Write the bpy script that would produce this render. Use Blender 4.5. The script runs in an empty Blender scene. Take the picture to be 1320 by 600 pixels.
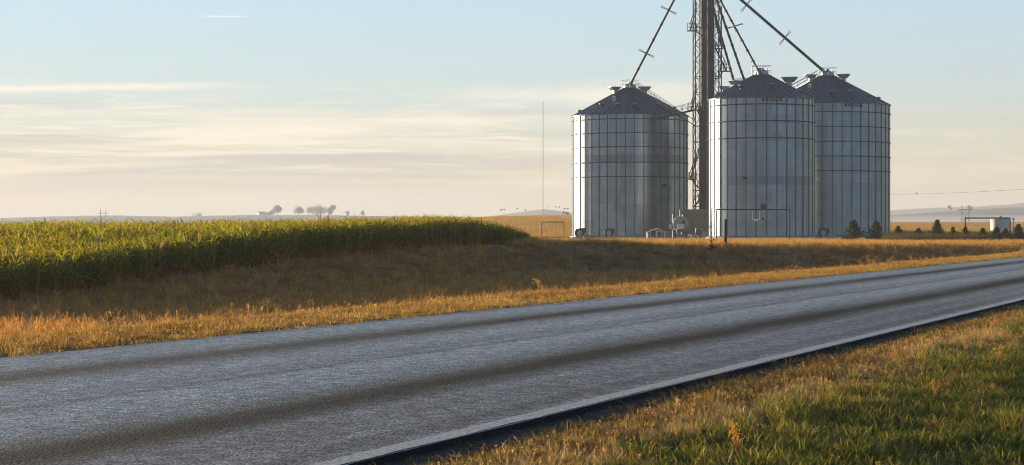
import bpy, math, random
import numpy as np
from mathutils import Vector, Matrix

# ------------------------------------------------------------------ camera, sky, sun
sc = bpy.context.scene
COL = sc.collection
R = math.radians
F = 2600.0                     # focal length in photograph pixels (1320 wide)
CX, HY = 660.0, 294.0          # principal column, horizon row
H = 1.34                       # eye height above the road
PSI = math.atan(1040.0 / F)    # camera looks this far left of the road's direction (+Y)
SP, CP = math.sin(PSI), math.cos(PSI)

cam_d = bpy.data.cameras.new('camera')
cam = bpy.data.objects.new('camera', cam_d)
COL.objects.link(cam)
cam_d.sensor_width = 36.0
cam_d.lens = 36.0 * F / 1320.0
cam_d.clip_start = 0.1
cam_d.clip_end = 60000
cam.location = (0, 0, H)
cam.rotation_euler = (R(90) - math.atan((300 - HY) / F), 0, PSI)
sc.camera = cam
sc.render.resolution_x, sc.render.resolution_y = 1024, 465

SUN_EL = R(4.9)
SUN_AZ = PSI + R(47)           # to the left of +Y
SUN = Vector((-math.sin(SUN_AZ) * math.cos(SUN_EL), math.cos(SUN_AZ) * math.cos(SUN_EL), math.sin(SUN_EL)))

world = bpy.data.worlds.new('World')
sc.world = world
world.use_nodes = True


def build_world():
    nt = world.node_tree
    n, l = nt.nodes, nt.links
    n.clear()
    out = n.new('ShaderNodeOutputWorld')
    bg = n.new('ShaderNodeBackground')
    bg.inputs['Strength'].default_value = 0.103
    sky = n.new('ShaderNodeTexSky')
    sky.sky_type = 'NISHITA'
    sky.sun_disc = False
    sky.sun_elevation = SUN_EL
    sky.sun_rotation = -SUN_AZ
    sky.altitude = 300
    sky.air_density = 1.0
    sky.dust_density = 0.3
    sky.ozone_density = 3.2

    def math_(op, a, b=None, c=None, clamp=False):
        m = n.new('ShaderNodeMath')
        m.operation = op
        m.use_clamp = clamp
        for i, v in enumerate((a, b, c)):
            if v is None:
                continue
            if isinstance(v, (int, float)):
                m.inputs[i].default_value = v
            else:
                l.new(v, m.inputs[i])
        return m.outputs[0]

    def smooth(x, a, b):
        m = n.new('ShaderNodeMapRange')
        m.interpolation_type = 'SMOOTHSTEP'
        l.new(x, m.inputs[0])
        m.inputs[1].default_value = a
        m.inputs[2].default_value = b
        return m.outputs[0]

    tc = n.new('ShaderNodeTexCoord')
    sep = n.new('ShaderNodeSeparateXYZ')
    l.new(tc.outputs['Generated'], sep.inputs[0])
    el = math_('ARCSINE', sep.outputs[2])
    az = math_('ARCTAN2', sep.outputs[0], sep.outputs[1])     # right of +Y positive
    eld = math_('MULTIPLY', el, 57.2958)
    azd = math_('ADD', math_('MULTIPLY', az, 57.2958), math.degrees(PSI))   # degrees about the view axis

    def streaks(sx, sy, scale, detail, seed, rough=0.55, dist=0.6):
        cb = n.new('ShaderNodeCombineXYZ')
        l.new(math_('MULTIPLY', azd, sx), cb.inputs[0])
        # streaks climb slightly to the right
        l.new(math_('MULTIPLY', math_('SUBTRACT', eld, math_('MULTIPLY', azd, 0.012)), sy), cb.inputs[1])
        cb.inputs[2].default_value = seed
        nz = n.new('ShaderNodeTexNoise')
        l.new(cb.outputs[0], nz.inputs['Vector'])
        nz.inputs['Scale'].default_value = scale
        nz.inputs['Detail'].default_value = detail
        nz.inputs['Roughness'].default_value = rough
        nz.inputs['Distortion'].default_value = dist
        return nz.outputs[0]

    # pale high veil: lifts the sky towards a milky blue away from the horizon
    veil = n.new('ShaderNodeMix')
    veil.data_type = 'RGBA'
    dot = n.new('ShaderNodeVectorMath')
    dot.operation = 'DOT_PRODUCT'
    l.new(tc.outputs['Generated'], dot.inputs[0])
    dot.inputs[1].default_value = SUN
    sunside = math_('ADD', math_('MULTIPLY', smooth(dot.outputs['Value'], -0.5, 0.45), 0.65), 0.35)   # haze glows towards the sun
    l.new(math_('MULTIPLY', math_('MULTIPLY', math_('SUBTRACT', 1.0, smooth(eld, 6.0, 42.0)), 0.66), sunside), veil.inputs['Factor'])
    l.new(sky.outputs[0], veil.inputs['A'])
    ramp = n.new('ShaderNodeValToRGB')
    er = ramp.color_ramp
    er.elements[0].position = 0.0
    er.elements[0].color = (4.3, 3.45, 2.5, 1)
    er.elements[1].position = 1.0
    er.elements[1].color = (2.4, 3.3, 4.2, 1)
    for p, c in ((0.02, (4.0, 3.35, 2.6, 1)), (0.04, (3.3, 3.5, 3.5, 1)), (0.065, (3.05, 3.7, 4.15, 1)), (0.15, (2.9, 3.6, 4.3, 1))):
        e = er.elements.new(p)
        e.color = c
    l.new(math_('DIVIDE', eld, 90.0, clamp=True), ramp.inputs[0])
    l.new(ramp.outputs[0], veil.inputs['B'])

    # thin flat cloud streaks low over the horizon, lit cream by the sun
    a = smooth(streaks(0.10, 1.5, 1.0, 6, 3.7), 0.44, 0.64)
    band = math_('MULTIPLY', smooth(eld, 0.4, 1.6), math_('SUBTRACT', 1.0, smooth(eld, 2.2, 4.4)))
    left = math_('ADD', math_('MULTIPLY', math_('SUBTRACT', 1.0, smooth(azd, -4.0, 11.0)), 0.75), 0.25)
    f1 = math_('MULTIPLY', math_('MULTIPLY', a, band), math_('MULTIPLY', left, 0.9))
    mix1 = n.new('ShaderNodeMix')
    mix1.data_type = 'RGBA'
    l.new(f1, mix1.inputs['Factor'])
    l.new(veil.outputs['Result'], mix1.inputs['A'])
    mix1.inputs['B'].default_value = (5.0, 4.3, 3.5, 1)
    # greyer undersides
    b = smooth(streaks(0.07, 1.9, 1.0, 5, 11.3), 0.46, 0.66)
    f2 = math_('MULTIPLY', math_('MULTIPLY', b, band), math_('MULTIPLY', left, 0.8))
    mix2 = n.new('ShaderNodeMix')
    mix2.data_type = 'RGBA'
    l.new(f2, mix2.inputs['Factor'])
    l.new(mix1.outputs['Result'], mix2.inputs['A'])
    mix2.inputs['B'].default_value = (2.5, 2.4, 2.3, 1)
    # finer wisps
    w3 = smooth(streaks(0.30, 4.2, 1.0, 7, 23.9, 0.6, 1.2), 0.50, 0.72)
    f3 = math_('MULTIPLY', math_('MULTIPLY', w3, smooth(eld, 0.9, 2.0)), math_('MULTIPLY', math_('SUBTRACT', 1.0, smooth(eld, 2.8, 4.6)), math_('MULTIPLY', left, 0.7)))
    mix3 = n.new('ShaderNodeMix')
    mix3.data_type = 'RGBA'
    l.new(f3, mix3.inputs['Factor'])
    l.new(mix2.outputs['Result'], mix3.inputs['A'])
    mix3.inputs['B'].default_value = (5.1, 4.45, 3.7, 1)
    cur = mix3.outputs['Result']
    # single long streaks and one short vapour trail: (az, el, half length, half height, slope, strength)
    for (ca, ce, ha, he, slope, st, col) in (
            (-12.8, 3.86, 4.6, 0.10, 0.030, 0.75, (4.9, 4.5, 3.8, 1)),
            (-8.1, 5.92, 0.62, 0.022, 0.012, 0.55, (5.0, 4.9, 4.7, 1)),
            (0.8, 3.75, 2.4, 0.20, 0.0, 0.5, (4.8, 4.45, 3.8, 1)),
            (3.6, 3.80, 2.0, 0.30, 0.02, 0.55, (4.8, 4.3, 3.5, 1)),
            (-2.6, 3.1, 1.6, 0.13, 0.0, 0.45, (4.9, 4.4, 3.6, 1))):
        da = math_('DIVIDE', math_('SUBTRACT', azd, ca), ha)
        wob = math_('MULTIPLY', math_('SUBTRACT', streaks(0.9, 4.0, 1.0, 4, ca), 0.5), 1.6)
        de = math_('ADD', math_('DIVIDE', math_('SUBTRACT', math_('SUBTRACT', eld, ce), math_('MULTIPLY', math_('SUBTRACT', azd, ca), slope)), he), wob)
        g = math_('EXPONENT', math_('MULTIPLY', math_('ADD', math_('POWER', math_('ABSOLUTE', da), 4.0), math_('MULTIPLY', de, de)), -1.0))
        mx = n.new('ShaderNodeMix')
        mx.data_type = 'RGBA'
        l.new(math_('MULTIPLY', g, st), mx.inputs['Factor'])
        l.new(cur, mx.inputs['A'])
        mx.inputs['B'].default_value = col
        cur = mx.outputs['Result']
    l.new(cur, bg.inputs['Color'])
    l.new(bg.outputs[0], out.inputs['Surface'])


build_world()

sun_d = bpy.data.lights.new('sun', 'SUN')
sun_d.energy = 5.0
sun_d.angle = R(0.6)
sun_d.color = (1.0, 0.83, 0.60)
sun = bpy.data.objects.new('sun', sun_d)
COL.objects.link(sun)
sun.rotation_euler = SUN.to_track_quat('Z', 'Y').to_euler()
sun.location = (0, 0, 80)

vs = sc.view_settings
vs.view_transform = 'Standard'
vs.look = 'None'
vs.exposure = 1.13
vs.gamma = 1.0
vs.use_curve_mapping = False
sc.cycles.max_bounces = 8
sc.cycles.volume_bounces = 0
sc.cycles.use_denoising = True
sc.cycles.denoising_input_passes = 'RGB_ALBEDO_NORMAL'
sc.cycles.denoising_prefilter = 'ACCURATE'
sc.cycles.filter_width = 1.0
sc.cycles.sample_clamp_indirect = 6.0

# ------------------------------------------------------------------ helpers
rng = np.random.default_rng(7)
random.seed(7)


def P(px, z, e=0.0):
    """the place at photograph column px, z metres ahead of the camera, elevation e"""
    xc = (px - CX) * z / F
    return Vector((xc * CP - z * SP, xc * SP + z * CP, e))


def E(py, z):
    """elevation that shows on row py at z metres"""
    return H - (py - HY) * z / F


def camco(X, Y):
    return X * CP + Y * SP, -X * SP + Y * CP


def tag(o, label=None, cat=None, group=None, kind=None):
    if label: o['label'] = label
    if cat: o['category'] = cat
    if group: o['group'] = group
    if kind: o['kind'] = kind
    return o


def empty(name, loc=(0, 0, 0), rz=0.0):
    o = bpy.data.objects.new(name, None)
    COL.objects.link(o)
    o.location = loc
    o.rotation_euler = (0, 0, rz)
    o.empty_display_size = 0.2
    return o


class MB:
    def __init__(self):
        self.v, self.f = [], []

    def add(self, vs, fs):
        b = len(self.v)
        self.v += [tuple(x) for x in vs]
        self.f += [tuple(i + b for i in f) for f in fs]
        return self

    def box(self, c, s, rz=0.0):
        x, y, z = s[0] / 2, s[1] / 2, s[2] / 2
        m = Matrix.Rotation(rz, 3, 'Z')
        vv = [Vector(c) + m @ Vector((sx * x, sy * y, sz * z)) for sz in (-1, 1) for sx, sy in ((-1, -1), (1, -1), (1, 1), (-1, 1))]
        return self.add(vv, [(3, 2, 1, 0), (4, 5, 6, 7), (0, 1, 5, 4), (1, 2, 6, 5), (2, 3, 7, 6), (3, 0, 4, 7)])

    def hexa(self, bot, top):
        return self.add(list(bot) + list(top), [(3, 2, 1, 0), (4, 5, 6, 7), (0, 1, 5, 4), (1, 2, 6, 5), (2, 3, 7, 6), (3, 0, 4, 7)])

    def tube(self, p0, p1, r0, n=8, r1=None, caps=True):
        p0, p1 = Vector(p0), Vector(p1)
        r1 = r0 if r1 is None else r1
        q = (p1 - p0).to_track_quat('Z', 'Y')
        vv = []
        for p, r in ((p0, r0), (p1, r1)):
            for i in range(n):
                a = 2 * math.pi * i / n
                vv.append(p + q @ Vector((math.cos(a) * r, math.sin(a) * r, 0)))
        fs = [(i, (i + 1) % n, n + (i + 1) % n, n + i) for i in range(n)]
        if caps:
            fs += [tuple(reversed(range(n))), tuple(range(n, 2 * n))]
        return self.add(vv, fs)

    def path(self, pts, r, n=6):
        for a, b in zip(pts, pts[1:]):
            self.tube(a, b, r, n)
        return self

    def lathe(self, prof, n=48, c=(0, 0, 0)):
        vv, fs = [], []
        for (r, z) in prof:
            for i in range(n):
                a = 2 * math.pi * i / n
                vv.append((c[0] + r * math.cos(a), c[1] + r * math.sin(a), c[2] + z))
        for k in range(len(prof) - 1):
            for i in range(n):
                j = (i + 1) % n
                fs.append((k * n + i, k * n + j, (k + 1) * n + j, (k + 1) * n + i))
        return self.add(vv, fs)

    def mesh(self, name, mat=None, smooth=False):
        me = bpy.data.meshes.new(name)
        me.from_pydata(self.v, [], self.f)
        if mat: me.materials.append(mat)
        if smooth:
            me.polygons.foreach_set('use_smooth', [True] * len(me.polygons))
        me.update()
        return me

    def build(self, name, mat, parent=None, smooth=False, loc=None, rz=0.0):
        return link(name, self.mesh(name, mat, smooth), parent, loc, rz)


def link(name, me, parent=None, loc=None, rz=0.0):
    o = bpy.data.objects.new(name, me)
    COL.objects.link(o)
    if parent: o.parent = parent
    if loc is not None: o.location = loc
    if rz: o.rotation_euler = (0, 0, rz)
    return o


# ------------------------------------------------------------------ value noise
_tab = rng.random((256, 256))


def vnoise(x, y):
    xi = np.floor(x).astype(int); yi = np.floor(y).astype(int)
    fx, fy = x - xi, y - yi
    fx = fx * fx * (3 - 2 * fx); fy = fy * fy * (3 - 2 * fy)
    g = lambda a, b: _tab[a % 256, b % 256]
    return (g(xi, yi) * (1 - fx) + g(xi + 1, yi) * fx) * (1 - fy) + (g(xi, yi + 1) * (1 - fx) + g(xi + 1, yi + 1) * fx) * fy


def fbm(x, y, o=4):
    s, a, t = 0.0, 0.5, 0.0
    for i in range(o):
        s = s + a * vnoise(x * 2 ** i + 17.3 * i, y * 2 ** i + 5.1 * i)
        t += a
        a *= 0.5
    return s / t


def sstep(x, a, b):
    u = np.clip((x - a) / (b - a), 0, 1)
    return u * u * (3 - 2 * u)


# ------------------------------------------------------------------ materials
MATS = {}


def mat_new(name):
    m = bpy.data.materials.new(name)
    m.use_nodes = True
    m.node_tree.nodes.clear()
    return m, m.node_tree.nodes, m.node_tree.links


def plain(name, col, rough=0.6, metal=0.0, var=0.25, scale=4.0, bump=0.0, bscale=30.0, rnd=0.12, spec=0.5):
    m, n, l = mat_new(name)
    out = n.new('ShaderNodeOutputMaterial')
    b = n.new('ShaderNodeBsdfPrincipled')
    tc = n.new('ShaderNodeTexCoord')
    nz = n.new('ShaderNodeTexNoise')
    nz.inputs['Scale'].default_value = scale
    nz.inputs['Detail'].default_value = 6
    l.new(tc.outputs['Object'], nz.inputs['Vector'])
    oi = n.new('ShaderNodeObjectInfo')
    mr = n.new('ShaderNodeMapRange')
    mr.inputs[3].default_value = 1 - var
    mr.inputs[4].default_value = 1 + var
    l.new(nz.outputs[0], mr.inputs[0])
    mr2 = n.new('ShaderNodeMapRange')
    mr2.inputs[3].default_value = 1 - rnd
    mr2.inputs[4].default_value = 1 + rnd
    l.new(oi.outputs['Random'], mr2.inputs[0])
    mu = n.new('ShaderNodeMath'); mu.operation = 'MULTIPLY'
    l.new(mr.outputs[0], mu.inputs[0]); l.new(mr2.outputs[0], mu.inputs[1])
    vm = n.new('ShaderNodeVectorMath'); vm.operation = 'SCALE'
    vm.inputs[0].default_value = col
    l.new(mu.outputs[0], vm.inputs['Scale'])
    l.new(vm.outputs[0], b.inputs['Base Color'])
    b.inputs['Roughness'].default_value = rough
    b.inputs['Metallic'].default_value = metal
    b.inputs['Specular IOR Level'].default_value = spec
    if bump:
        nb = n.new('ShaderNodeTexNoise')
        nb.inputs['Scale'].default_value = bscale
        nb.inputs['Detail'].default_value = 5
        l.new(tc.outputs['Object'], nb.inputs['Vector'])
        bp = n.new('ShaderNodeBump')
        bp.inputs['Strength'].default_value = bump
        bp.inputs['Distance'].default_value = 0.02
        l.new(nb.outputs[0], bp.inputs['Height'])
        l.new(bp.outputs[0], b.inputs['Normal'])
    l.new(b.outputs[0], out.inputs[0])
    MATS[name] = m
    return m


def galvanised(name, col, rough=0.4, corr=0.10, rnd=0.10, metal=0.85):
    """galvanised sheet: spangle, streaks run down by rain, fine corrugation as relief"""
    m, n, l = mat_new(name)
    out = n.new('ShaderNodeOutputMaterial')
    b = n.new('ShaderNodeBsdfPrincipled')
    geo = n.new('ShaderNodeNewGeometry')
    oi = n.new('ShaderNodeObjectInfo')
    mp = n.new('ShaderNodeMapping')
    mp.inputs['Scale'].default_value = (1.6, 1.6, 0.10)
    l.new(geo.outputs['Position'], mp.inputs['Vector'])
    st = n.new('ShaderNodeTexNoise')
    st.inputs['Scale'].default_value = 1.0
    st.inputs['Detail'].default_value = 7
    st.inputs['Roughness'].default_value = 0.65
    l.new(mp.outputs[0], st.inputs['Vector'])
    sp = n.new('ShaderNodeTexVoronoi')
    sp.inputs['Scale'].default_value = 5.0
    l.new(geo.outputs['Position'], sp.inputs['Vector'])

    def mrange(src, lo, hi):
        r = n.new('ShaderNodeMapRange')
        l.new(src, r.inputs[0])
        r.inputs[3].default_value, r.inputs[4].default_value = lo, hi
        return r.outputs[0]

    def mul(a, c):
        mm = n.new('ShaderNodeMath'); mm.operation = 'MULTIPLY'
        l.new(a, mm.inputs[0]); l.new(c, mm.inputs[1])
        return mm.outputs[0]
    sepc = n.new('ShaderNodeSeparateColor')
    l.new(sp.outputs['Color'], sepc.inputs[0])
    k = mul(mul(mrange(st.outputs[0], 0.55, 1.42), mrange(oi.outputs['Random'], 1 - rnd, 1 + rnd)), mrange(sepc.outputs[0], 0.94, 1.06))
    vm = n.new('ShaderNodeVectorMath'); vm.operation = 'SCALE'
    vm.inputs[0].default_value = col
    l.new(k, vm.inputs['Scale'])
    l.new(vm.outputs[0], b.inputs['Base Color'])
    b.inputs['Metallic'].default_value = metal
    l.new(mrange(st.outputs[0], rough + 0.10, rough - 0.08), b.inputs['Roughness'])
    if corr:
        sz = n.new('ShaderNodeSeparateXYZ')
        l.new(geo.outputs['Position'], sz.inputs[0])
        s1 = n.new('ShaderNodeMath'); s1.operation = 'MULTIPLY'
        l.new(sz.outputs[2], s1.inputs[0]); s1.inputs[1].default_value = 2 * math.pi / 0.1
        s2 = n.new('ShaderNodeMath'); s2.operation = 'SINE'
        l.new(s1.outputs[0], s2.inputs[0])
        bp = n.new('ShaderNodeBump')
        bp.inputs['Strength'].default_value = corr
        bp.inputs['Distance'].default_value = 0.012
        l.new(s2.outputs[0], bp.inputs['Height'])
        l.new(bp.outputs[0], b.inputs['Normal'])
    l.new(b.outputs[0], out.inputs[0])
    MATS[name] = m
    return m


WALL = galvanised('galvanised_sheet', (0.255, 0.292, 0.33), 0.30, 0.18, 0.10)
WALL_DK = galvanised('weathered_sheet', (0.19, 0.215, 0.242), 0.34, 0.20, 0.08)
ROOF = galvanised('roof_sheet', (0.085, 0.115, 0.148), 0.34, 0.0, 0.10)
STIFF = galvanised('stiffener_steel', (0.125, 0.138, 0.15), 0.45, 0.0, 0.12)
RING = galvanised('ring_steel', (0.07, 0.072, 0.075), 0.6, 0.0, 0.1, 0.5)
GALV = galvanised('galvanised_trim', (0.30, 0.315, 0.33), 0.42, 0.0)
TOWER = plain('tower_steel', (0.05, 0.05, 0.05), 0.6, 0.6, 0.3, 3)
CASING = plain('leg_casing', (0.055, 0.053, 0.05), 0.55, 0.5, 0.25, 1.2)
SPOUT = plain('spout_steel', (0.055, 0.055, 0.055), 0.55, 0.6, 0.25, 2)
CONC = plain('concrete', (0.42, 0.39, 0.34), 0.9, 0, 0.25, 2, 0.4, 25)
DARK = plain('dark_metal', (0.035, 0.036, 0.04), 0.5, 0.3)
GREY = plain('grey_paint', (0.26, 0.28, 0.27), 0.5, 0.1)
TAN = plain('tan_paint', (0.20, 0.18, 0.13), 0.6, 0.1, 0.2, 1.0)
WHITE = plain('white_paint', (0.78, 0.76, 0.72), 0.5, 0, 0.12, 1.5)
RUST = plain('rusty_pipe', (0.11, 0.06, 0.035), 0.8, 0.2, 0.4, 6)
BLACKPIPE = plain('dark_pipe', (0.03, 0.03, 0.032), 0.6, 0.2)
WOOD = plain('weathered_post', (0.055, 0.05, 0.042), 0.9, 0, 0.45, 8, 0.5, 40)
BLUEWALL = plain('blue_siding', (0.16, 0.21, 0.30), 0.6, 0, 0.12)
SHINGLE = plain('dark_shingle', (0.05, 0.055, 0.06), 0.8)
RED = plain('red_paint', (0.42, 0.05, 0.035), 0.45, 0, 0.1)
PANE = plain('dark_glass', (0.015, 0.02, 0.025), 0.08, 0, 0.1)
RUBBER = plain('black_rubber', (0.02, 0.02, 0.02), 0.85)
LETTER = plain('black_letter', (0.012, 0.012, 0.014), 0.5)
PLATE = plain('letter_plate', (0.62, 0.63, 0.63), 0.5)
BIRD = plain('dark_feathers', (0.03, 0.03, 0.035), 0.8)
BARK = plain('bark', (0.07, 0.05, 0.035), 0.95, 0, 0.4, 10, 0.6, 40)
HOUSE = plain('house_wall', (0.74, 0.72, 0.68), 0.7)


def foliage_mat(name, trans=0.45, tint=(1, 1, 1), use_attr=True, rough=0.55, spec=0.25):
    """leaf: reflects and lets light through; colour from the plant's own tint"""
    m, n, l = mat_new(name)
    out = n.new('ShaderNodeOutputMaterial')
    if use_attr:
        at = n.new('ShaderNodeAttribute')
        at.attribute_type = 'INSTANCER'
        at.attribute_name = 'tint'
        src = at.outputs['Color']
    else:
        rgb = n.new('ShaderNodeRGB')
        rgb.outputs[0].default_value = (*tint, 1)
        src = rgb.outputs[0]
    va = n.new('ShaderNodeAttribute')
    va.attribute_type = 'GEOMETRY'
    va.attribute_name = 'shade'
    mu = n.new('ShaderNodeMix')
    mu.data_type = 'RGBA'
    mu.blend_type = 'MULTIPLY'
    mu.inputs['Factor'].default_value = 1
    l.new(src, mu.inputs['A']); l.new(va.outputs['Color'], mu.inputs['B'])
    b = n.new('ShaderNodeBsdfPrincipled')
    b.inputs['Roughness'].default_value = rough
    b.inputs['Specular IOR Level'].default_value = spec
    l.new(mu.outputs['Result'], b.inputs['Base Color'])
    tr = n.new('ShaderNodeBsdfTranslucent')
    hs = n.new('ShaderNodeHueSaturation')
    hs.inputs['Saturation'].default_value = 1.15
    hs.inputs['Value'].default_value = 1.5
    l.new(mu.outputs['Result'], hs.inputs['Color'])
    l.new(hs.outputs[0], tr.inputs['Color'])
    mx = n.new('ShaderNodeMixShader')
    mx.inputs[0].default_value = trans
    l.new(b.outputs[0], mx.inputs[1]); l.new(tr.outputs[0], mx.inputs[2])
    l.new(mx.outputs[0], out.inputs[0])
    MATS[name] = m
    return m


LEAF = foliage_mat('corn_leaf', 0.55)
GRASSM = foliage_mat('grass_blade', 0.42)
NEEDLE = foliage_mat('needles', 0.25, (0.05, 0.06, 0.02), False)
CROWN = foliage_mat('tree_leaves', 0.3, (0.05, 0.06, 0.03), False)


def ground_mat():
    m, n, l = mat_new('soil_and_grass')
    out = n.new('ShaderNodeOutputMaterial')
    b = n.new('ShaderNodeBsdfPrincipled')
    b.inputs['Roughness'].default_value = 0.95
    b.inputs['Specular IOR Level'].default_value = 0.1
    at = n.new('ShaderNodeAttribute')
    at.attribute_name = 'albedo'
    geo = n.new('ShaderNodeNewGeometry')
    f = None
    for sc_, lo, hi in ((0.035, 0.8, 1.2), (0.6, 0.72, 1.28), (9.0, 0.6, 1.4)):
        nz = n.new('ShaderNodeTexNoise')
        nz.inputs['Scale'].default_value = sc_
        nz.inputs['Detail'].default_value = 6
        l.new(geo.outputs['Position'], nz.inputs['Vector'])
        r = n.new('ShaderNodeMapRange')
        r.inputs[1].default_value, r.inputs[2].default_value = 0.25, 0.75
        r.inputs[3].default_value, r.inputs[4].default_value = lo, hi
        l.new(nz.outputs[0], r.inputs[0])
        if f is None:
            f = r.outputs[0]
        else:
            mm = n.new('ShaderNodeMath'); mm.operation = 'MULTIPLY'
            l.new(f, mm.inputs[0]); l.new(r.outputs[0], mm.inputs[1])
            f = mm.outputs[0]
    vm = n.new('ShaderNodeVectorMath'); vm.operation = 'SCALE'
    l.new(at.outputs['Color'], vm.inputs[0]); l.new(f, vm.inputs['Scale'])
    l.new(vm.outputs[0], b.inputs['Base Color'])
    nb = n.new('ShaderNodeTexNoise')
    nb.inputs['Scale'].default_value = 14
    nb.inputs['Detail'].default_value = 6
    l.new(geo.outputs['Position'], nb.inputs['Vector'])
    bp = n.new('ShaderNodeBump')
    bp.inputs['Strength'].default_value = 0.6
    bp.inputs['Distance'].default_value = 0.05
    l.new(nb.outputs[0], bp.inputs['Height'])
    l.new(bp.outputs[0], b.inputs['Normal'])
    l.new(b.outputs[0], out.inputs[0])
    return m


def road_mat():
    """chip seal: stone chips, wheel tracks where tar has bled, a worn centre joint"""
    m, n, l = mat_new('chip_seal')
    out = n.new('ShaderNodeOutputMaterial')
    b = n.new('ShaderNodeBsdfPrincipled')
    geo = n.new('ShaderNodeNewGeometry')
    sep = n.new('ShaderNodeSeparateXYZ')
    l.new(geo.outputs['Position'], sep.inputs[0])

    def math_(op, a, c=None, clamp=False):
        mm = n.new('ShaderNodeMath'); mm.operation = op; mm.use_clamp = clamp
        for i, v in enumerate((a, c)):
            if v is None: continue
            if isinstance(v, (int, float)): mm.inputs[i].default_value = v
            else: l.new(v, mm.inputs[i])
        return mm.outputs[0]

    def noise(scale, detail=5, vec=None, rough=0.6):
        nz = n.new('ShaderNodeTexNoise')
        nz.inputs['Scale'].default_value = scale
        nz.inputs['Detail'].default_value = detail
        nz.inputs['Roughness'].default_value = rough
        l.new(vec or geo.outputs['Position'], nz.inputs['Vector'])
        return nz.outputs[0]
    mp = n.new('ShaderNodeMapping')
    mp.inputs['Scale'].default_value = (1.0, 0.06, 1.0)
    l.new(geo.outputs['Position'], mp.inputs['Vector'])
    wob = math_('MULTIPLY', math_('SUBTRACT', noise(1.1, 4, mp.outputs[0]), 0.5), 0.55)
    t = math_('ADD', math_('MULTIPLY', sep.outputs[0], -1.0), wob)
    tot = None
    for c, w, k in ((7.10, 0.70, 1.0), (10.85, 0.56, 0.92), (5.55, 0.32, 0.62), (6.1, 0.7, 0.50), (8.93, 0.16, 0.45), (12.5, 0.16, 0.4), (9.3, 0.35, 0.25)):
        d = math_('DIVIDE', math_('SUBTRACT', t, c), w)
        g = math_('MULTIPLY', math_('EXPONENT', math_('MULTIPLY', math_('MULTIPLY', d, d), -1.0)), k)
        tot = g if tot is None else math_('MAXIMUM', tot, g)
    patch = math_('MULTIPLY', math_('SUBTRACT', noise(0.9, 6, mp.outputs[0], 0.65), 0.5), 0.75)
    tot = math_('ADD', tot, patch, True)
    chips = n.new('ShaderNodeTexVoronoi')
    chips.inputs['Scale'].default_value = 48
    l.new(geo.outputs['Position'], chips.inputs['Vector'])
    sepc = n.new('ShaderNodeSeparateColor')
    l.new(chips.outputs['Color'], sepc.inputs[0])
    lumps = n.new('ShaderNodeTexVoronoi')
    lumps.inputs['Scale'].default_value = 11
    l.new(geo.outputs['Position'], lumps.inputs['Vector'])
    sepl = n.new('ShaderNodeSeparateColor')
    l.new(lumps.outputs['Color'], sepl.inputs[0])
    kl = n.new('ShaderNodeMapRange')
    kl.inputs[3].default_value, kl.inputs[4].default_value = 0.62, 1.38
    l.new(sepl.outputs[1], kl.inputs[0])
    mix = n.new('ShaderNodeMix'); mix.data_type = 'RGBA'
    l.new(tot, mix.inputs['Factor'])
    mix.inputs['A'].default_value = (0.26, 0.268, 0.28, 1)
    mix.inputs['B'].default_value = (0.020, 0.0175, 0.016, 1)
    k = n.new('ShaderNodeMapRange')
    k.inputs[3].default_value, k.inputs[4].default_value = 0.3, 1.8
    l.new(sepc.outputs[0], k.inputs[0])
    k2 = n.new('ShaderNodeMapRange')
    k2.inputs[1].default_value, k2.inputs[2].default_value = 0.3, 0.7
    k2.inputs[3].default_value, k2.inputs[4].default_value = 0.5, 1.5
    l.new(noise(7.0, 7, None, 0.75), k2.inputs[0])
    vm = n.new('ShaderNodeVectorMath'); vm.operation = 'SCALE'
    l.new(mix.outputs['Result'], vm.inputs[0])
    l.new(math_('MULTIPLY', math_('MULTIPLY', k.outputs[0], kl.outputs[0]), k2.outputs[0]), vm.inputs['Scale'])
    l.new(vm.outputs[0], b.inputs['Base Color'])
    rr = n.new('ShaderNodeMapRange')
    rr.inputs[3].default_value, rr.inputs[4].default_value = 0.55, 0.85
    l.new(tot, rr.inputs[0])
    l.new(rr.outputs[0], b.inputs['Roughness'])
    sl = n.new('ShaderNodeMapRange')
    sl.inputs[3].default_value, sl.inputs[4].default_value = 0.55, 0.12
    l.new(tot, sl.inputs[0])
    l.new(sl.outputs[0], b.inputs['Specular IOR Level'])
    hgt = math_('ADD', math_('MULTIPLY', chips.outputs['Distance'], -1.0), math_('MULTIPLY', noise(30, 6, None, 0.7), 0.9))
    bp = n.new('ShaderNodeBump')
    bp.inputs['Strength'].default_value = 0.8
    bp.inputs['Distance'].default_value = 0.012
    l.new(hgt, bp.inputs['Height'])
    l.new(bp.outputs[0], b.inputs['Normal'])
    l.new(b.outputs[0], out.inputs[0])
    return m


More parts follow.
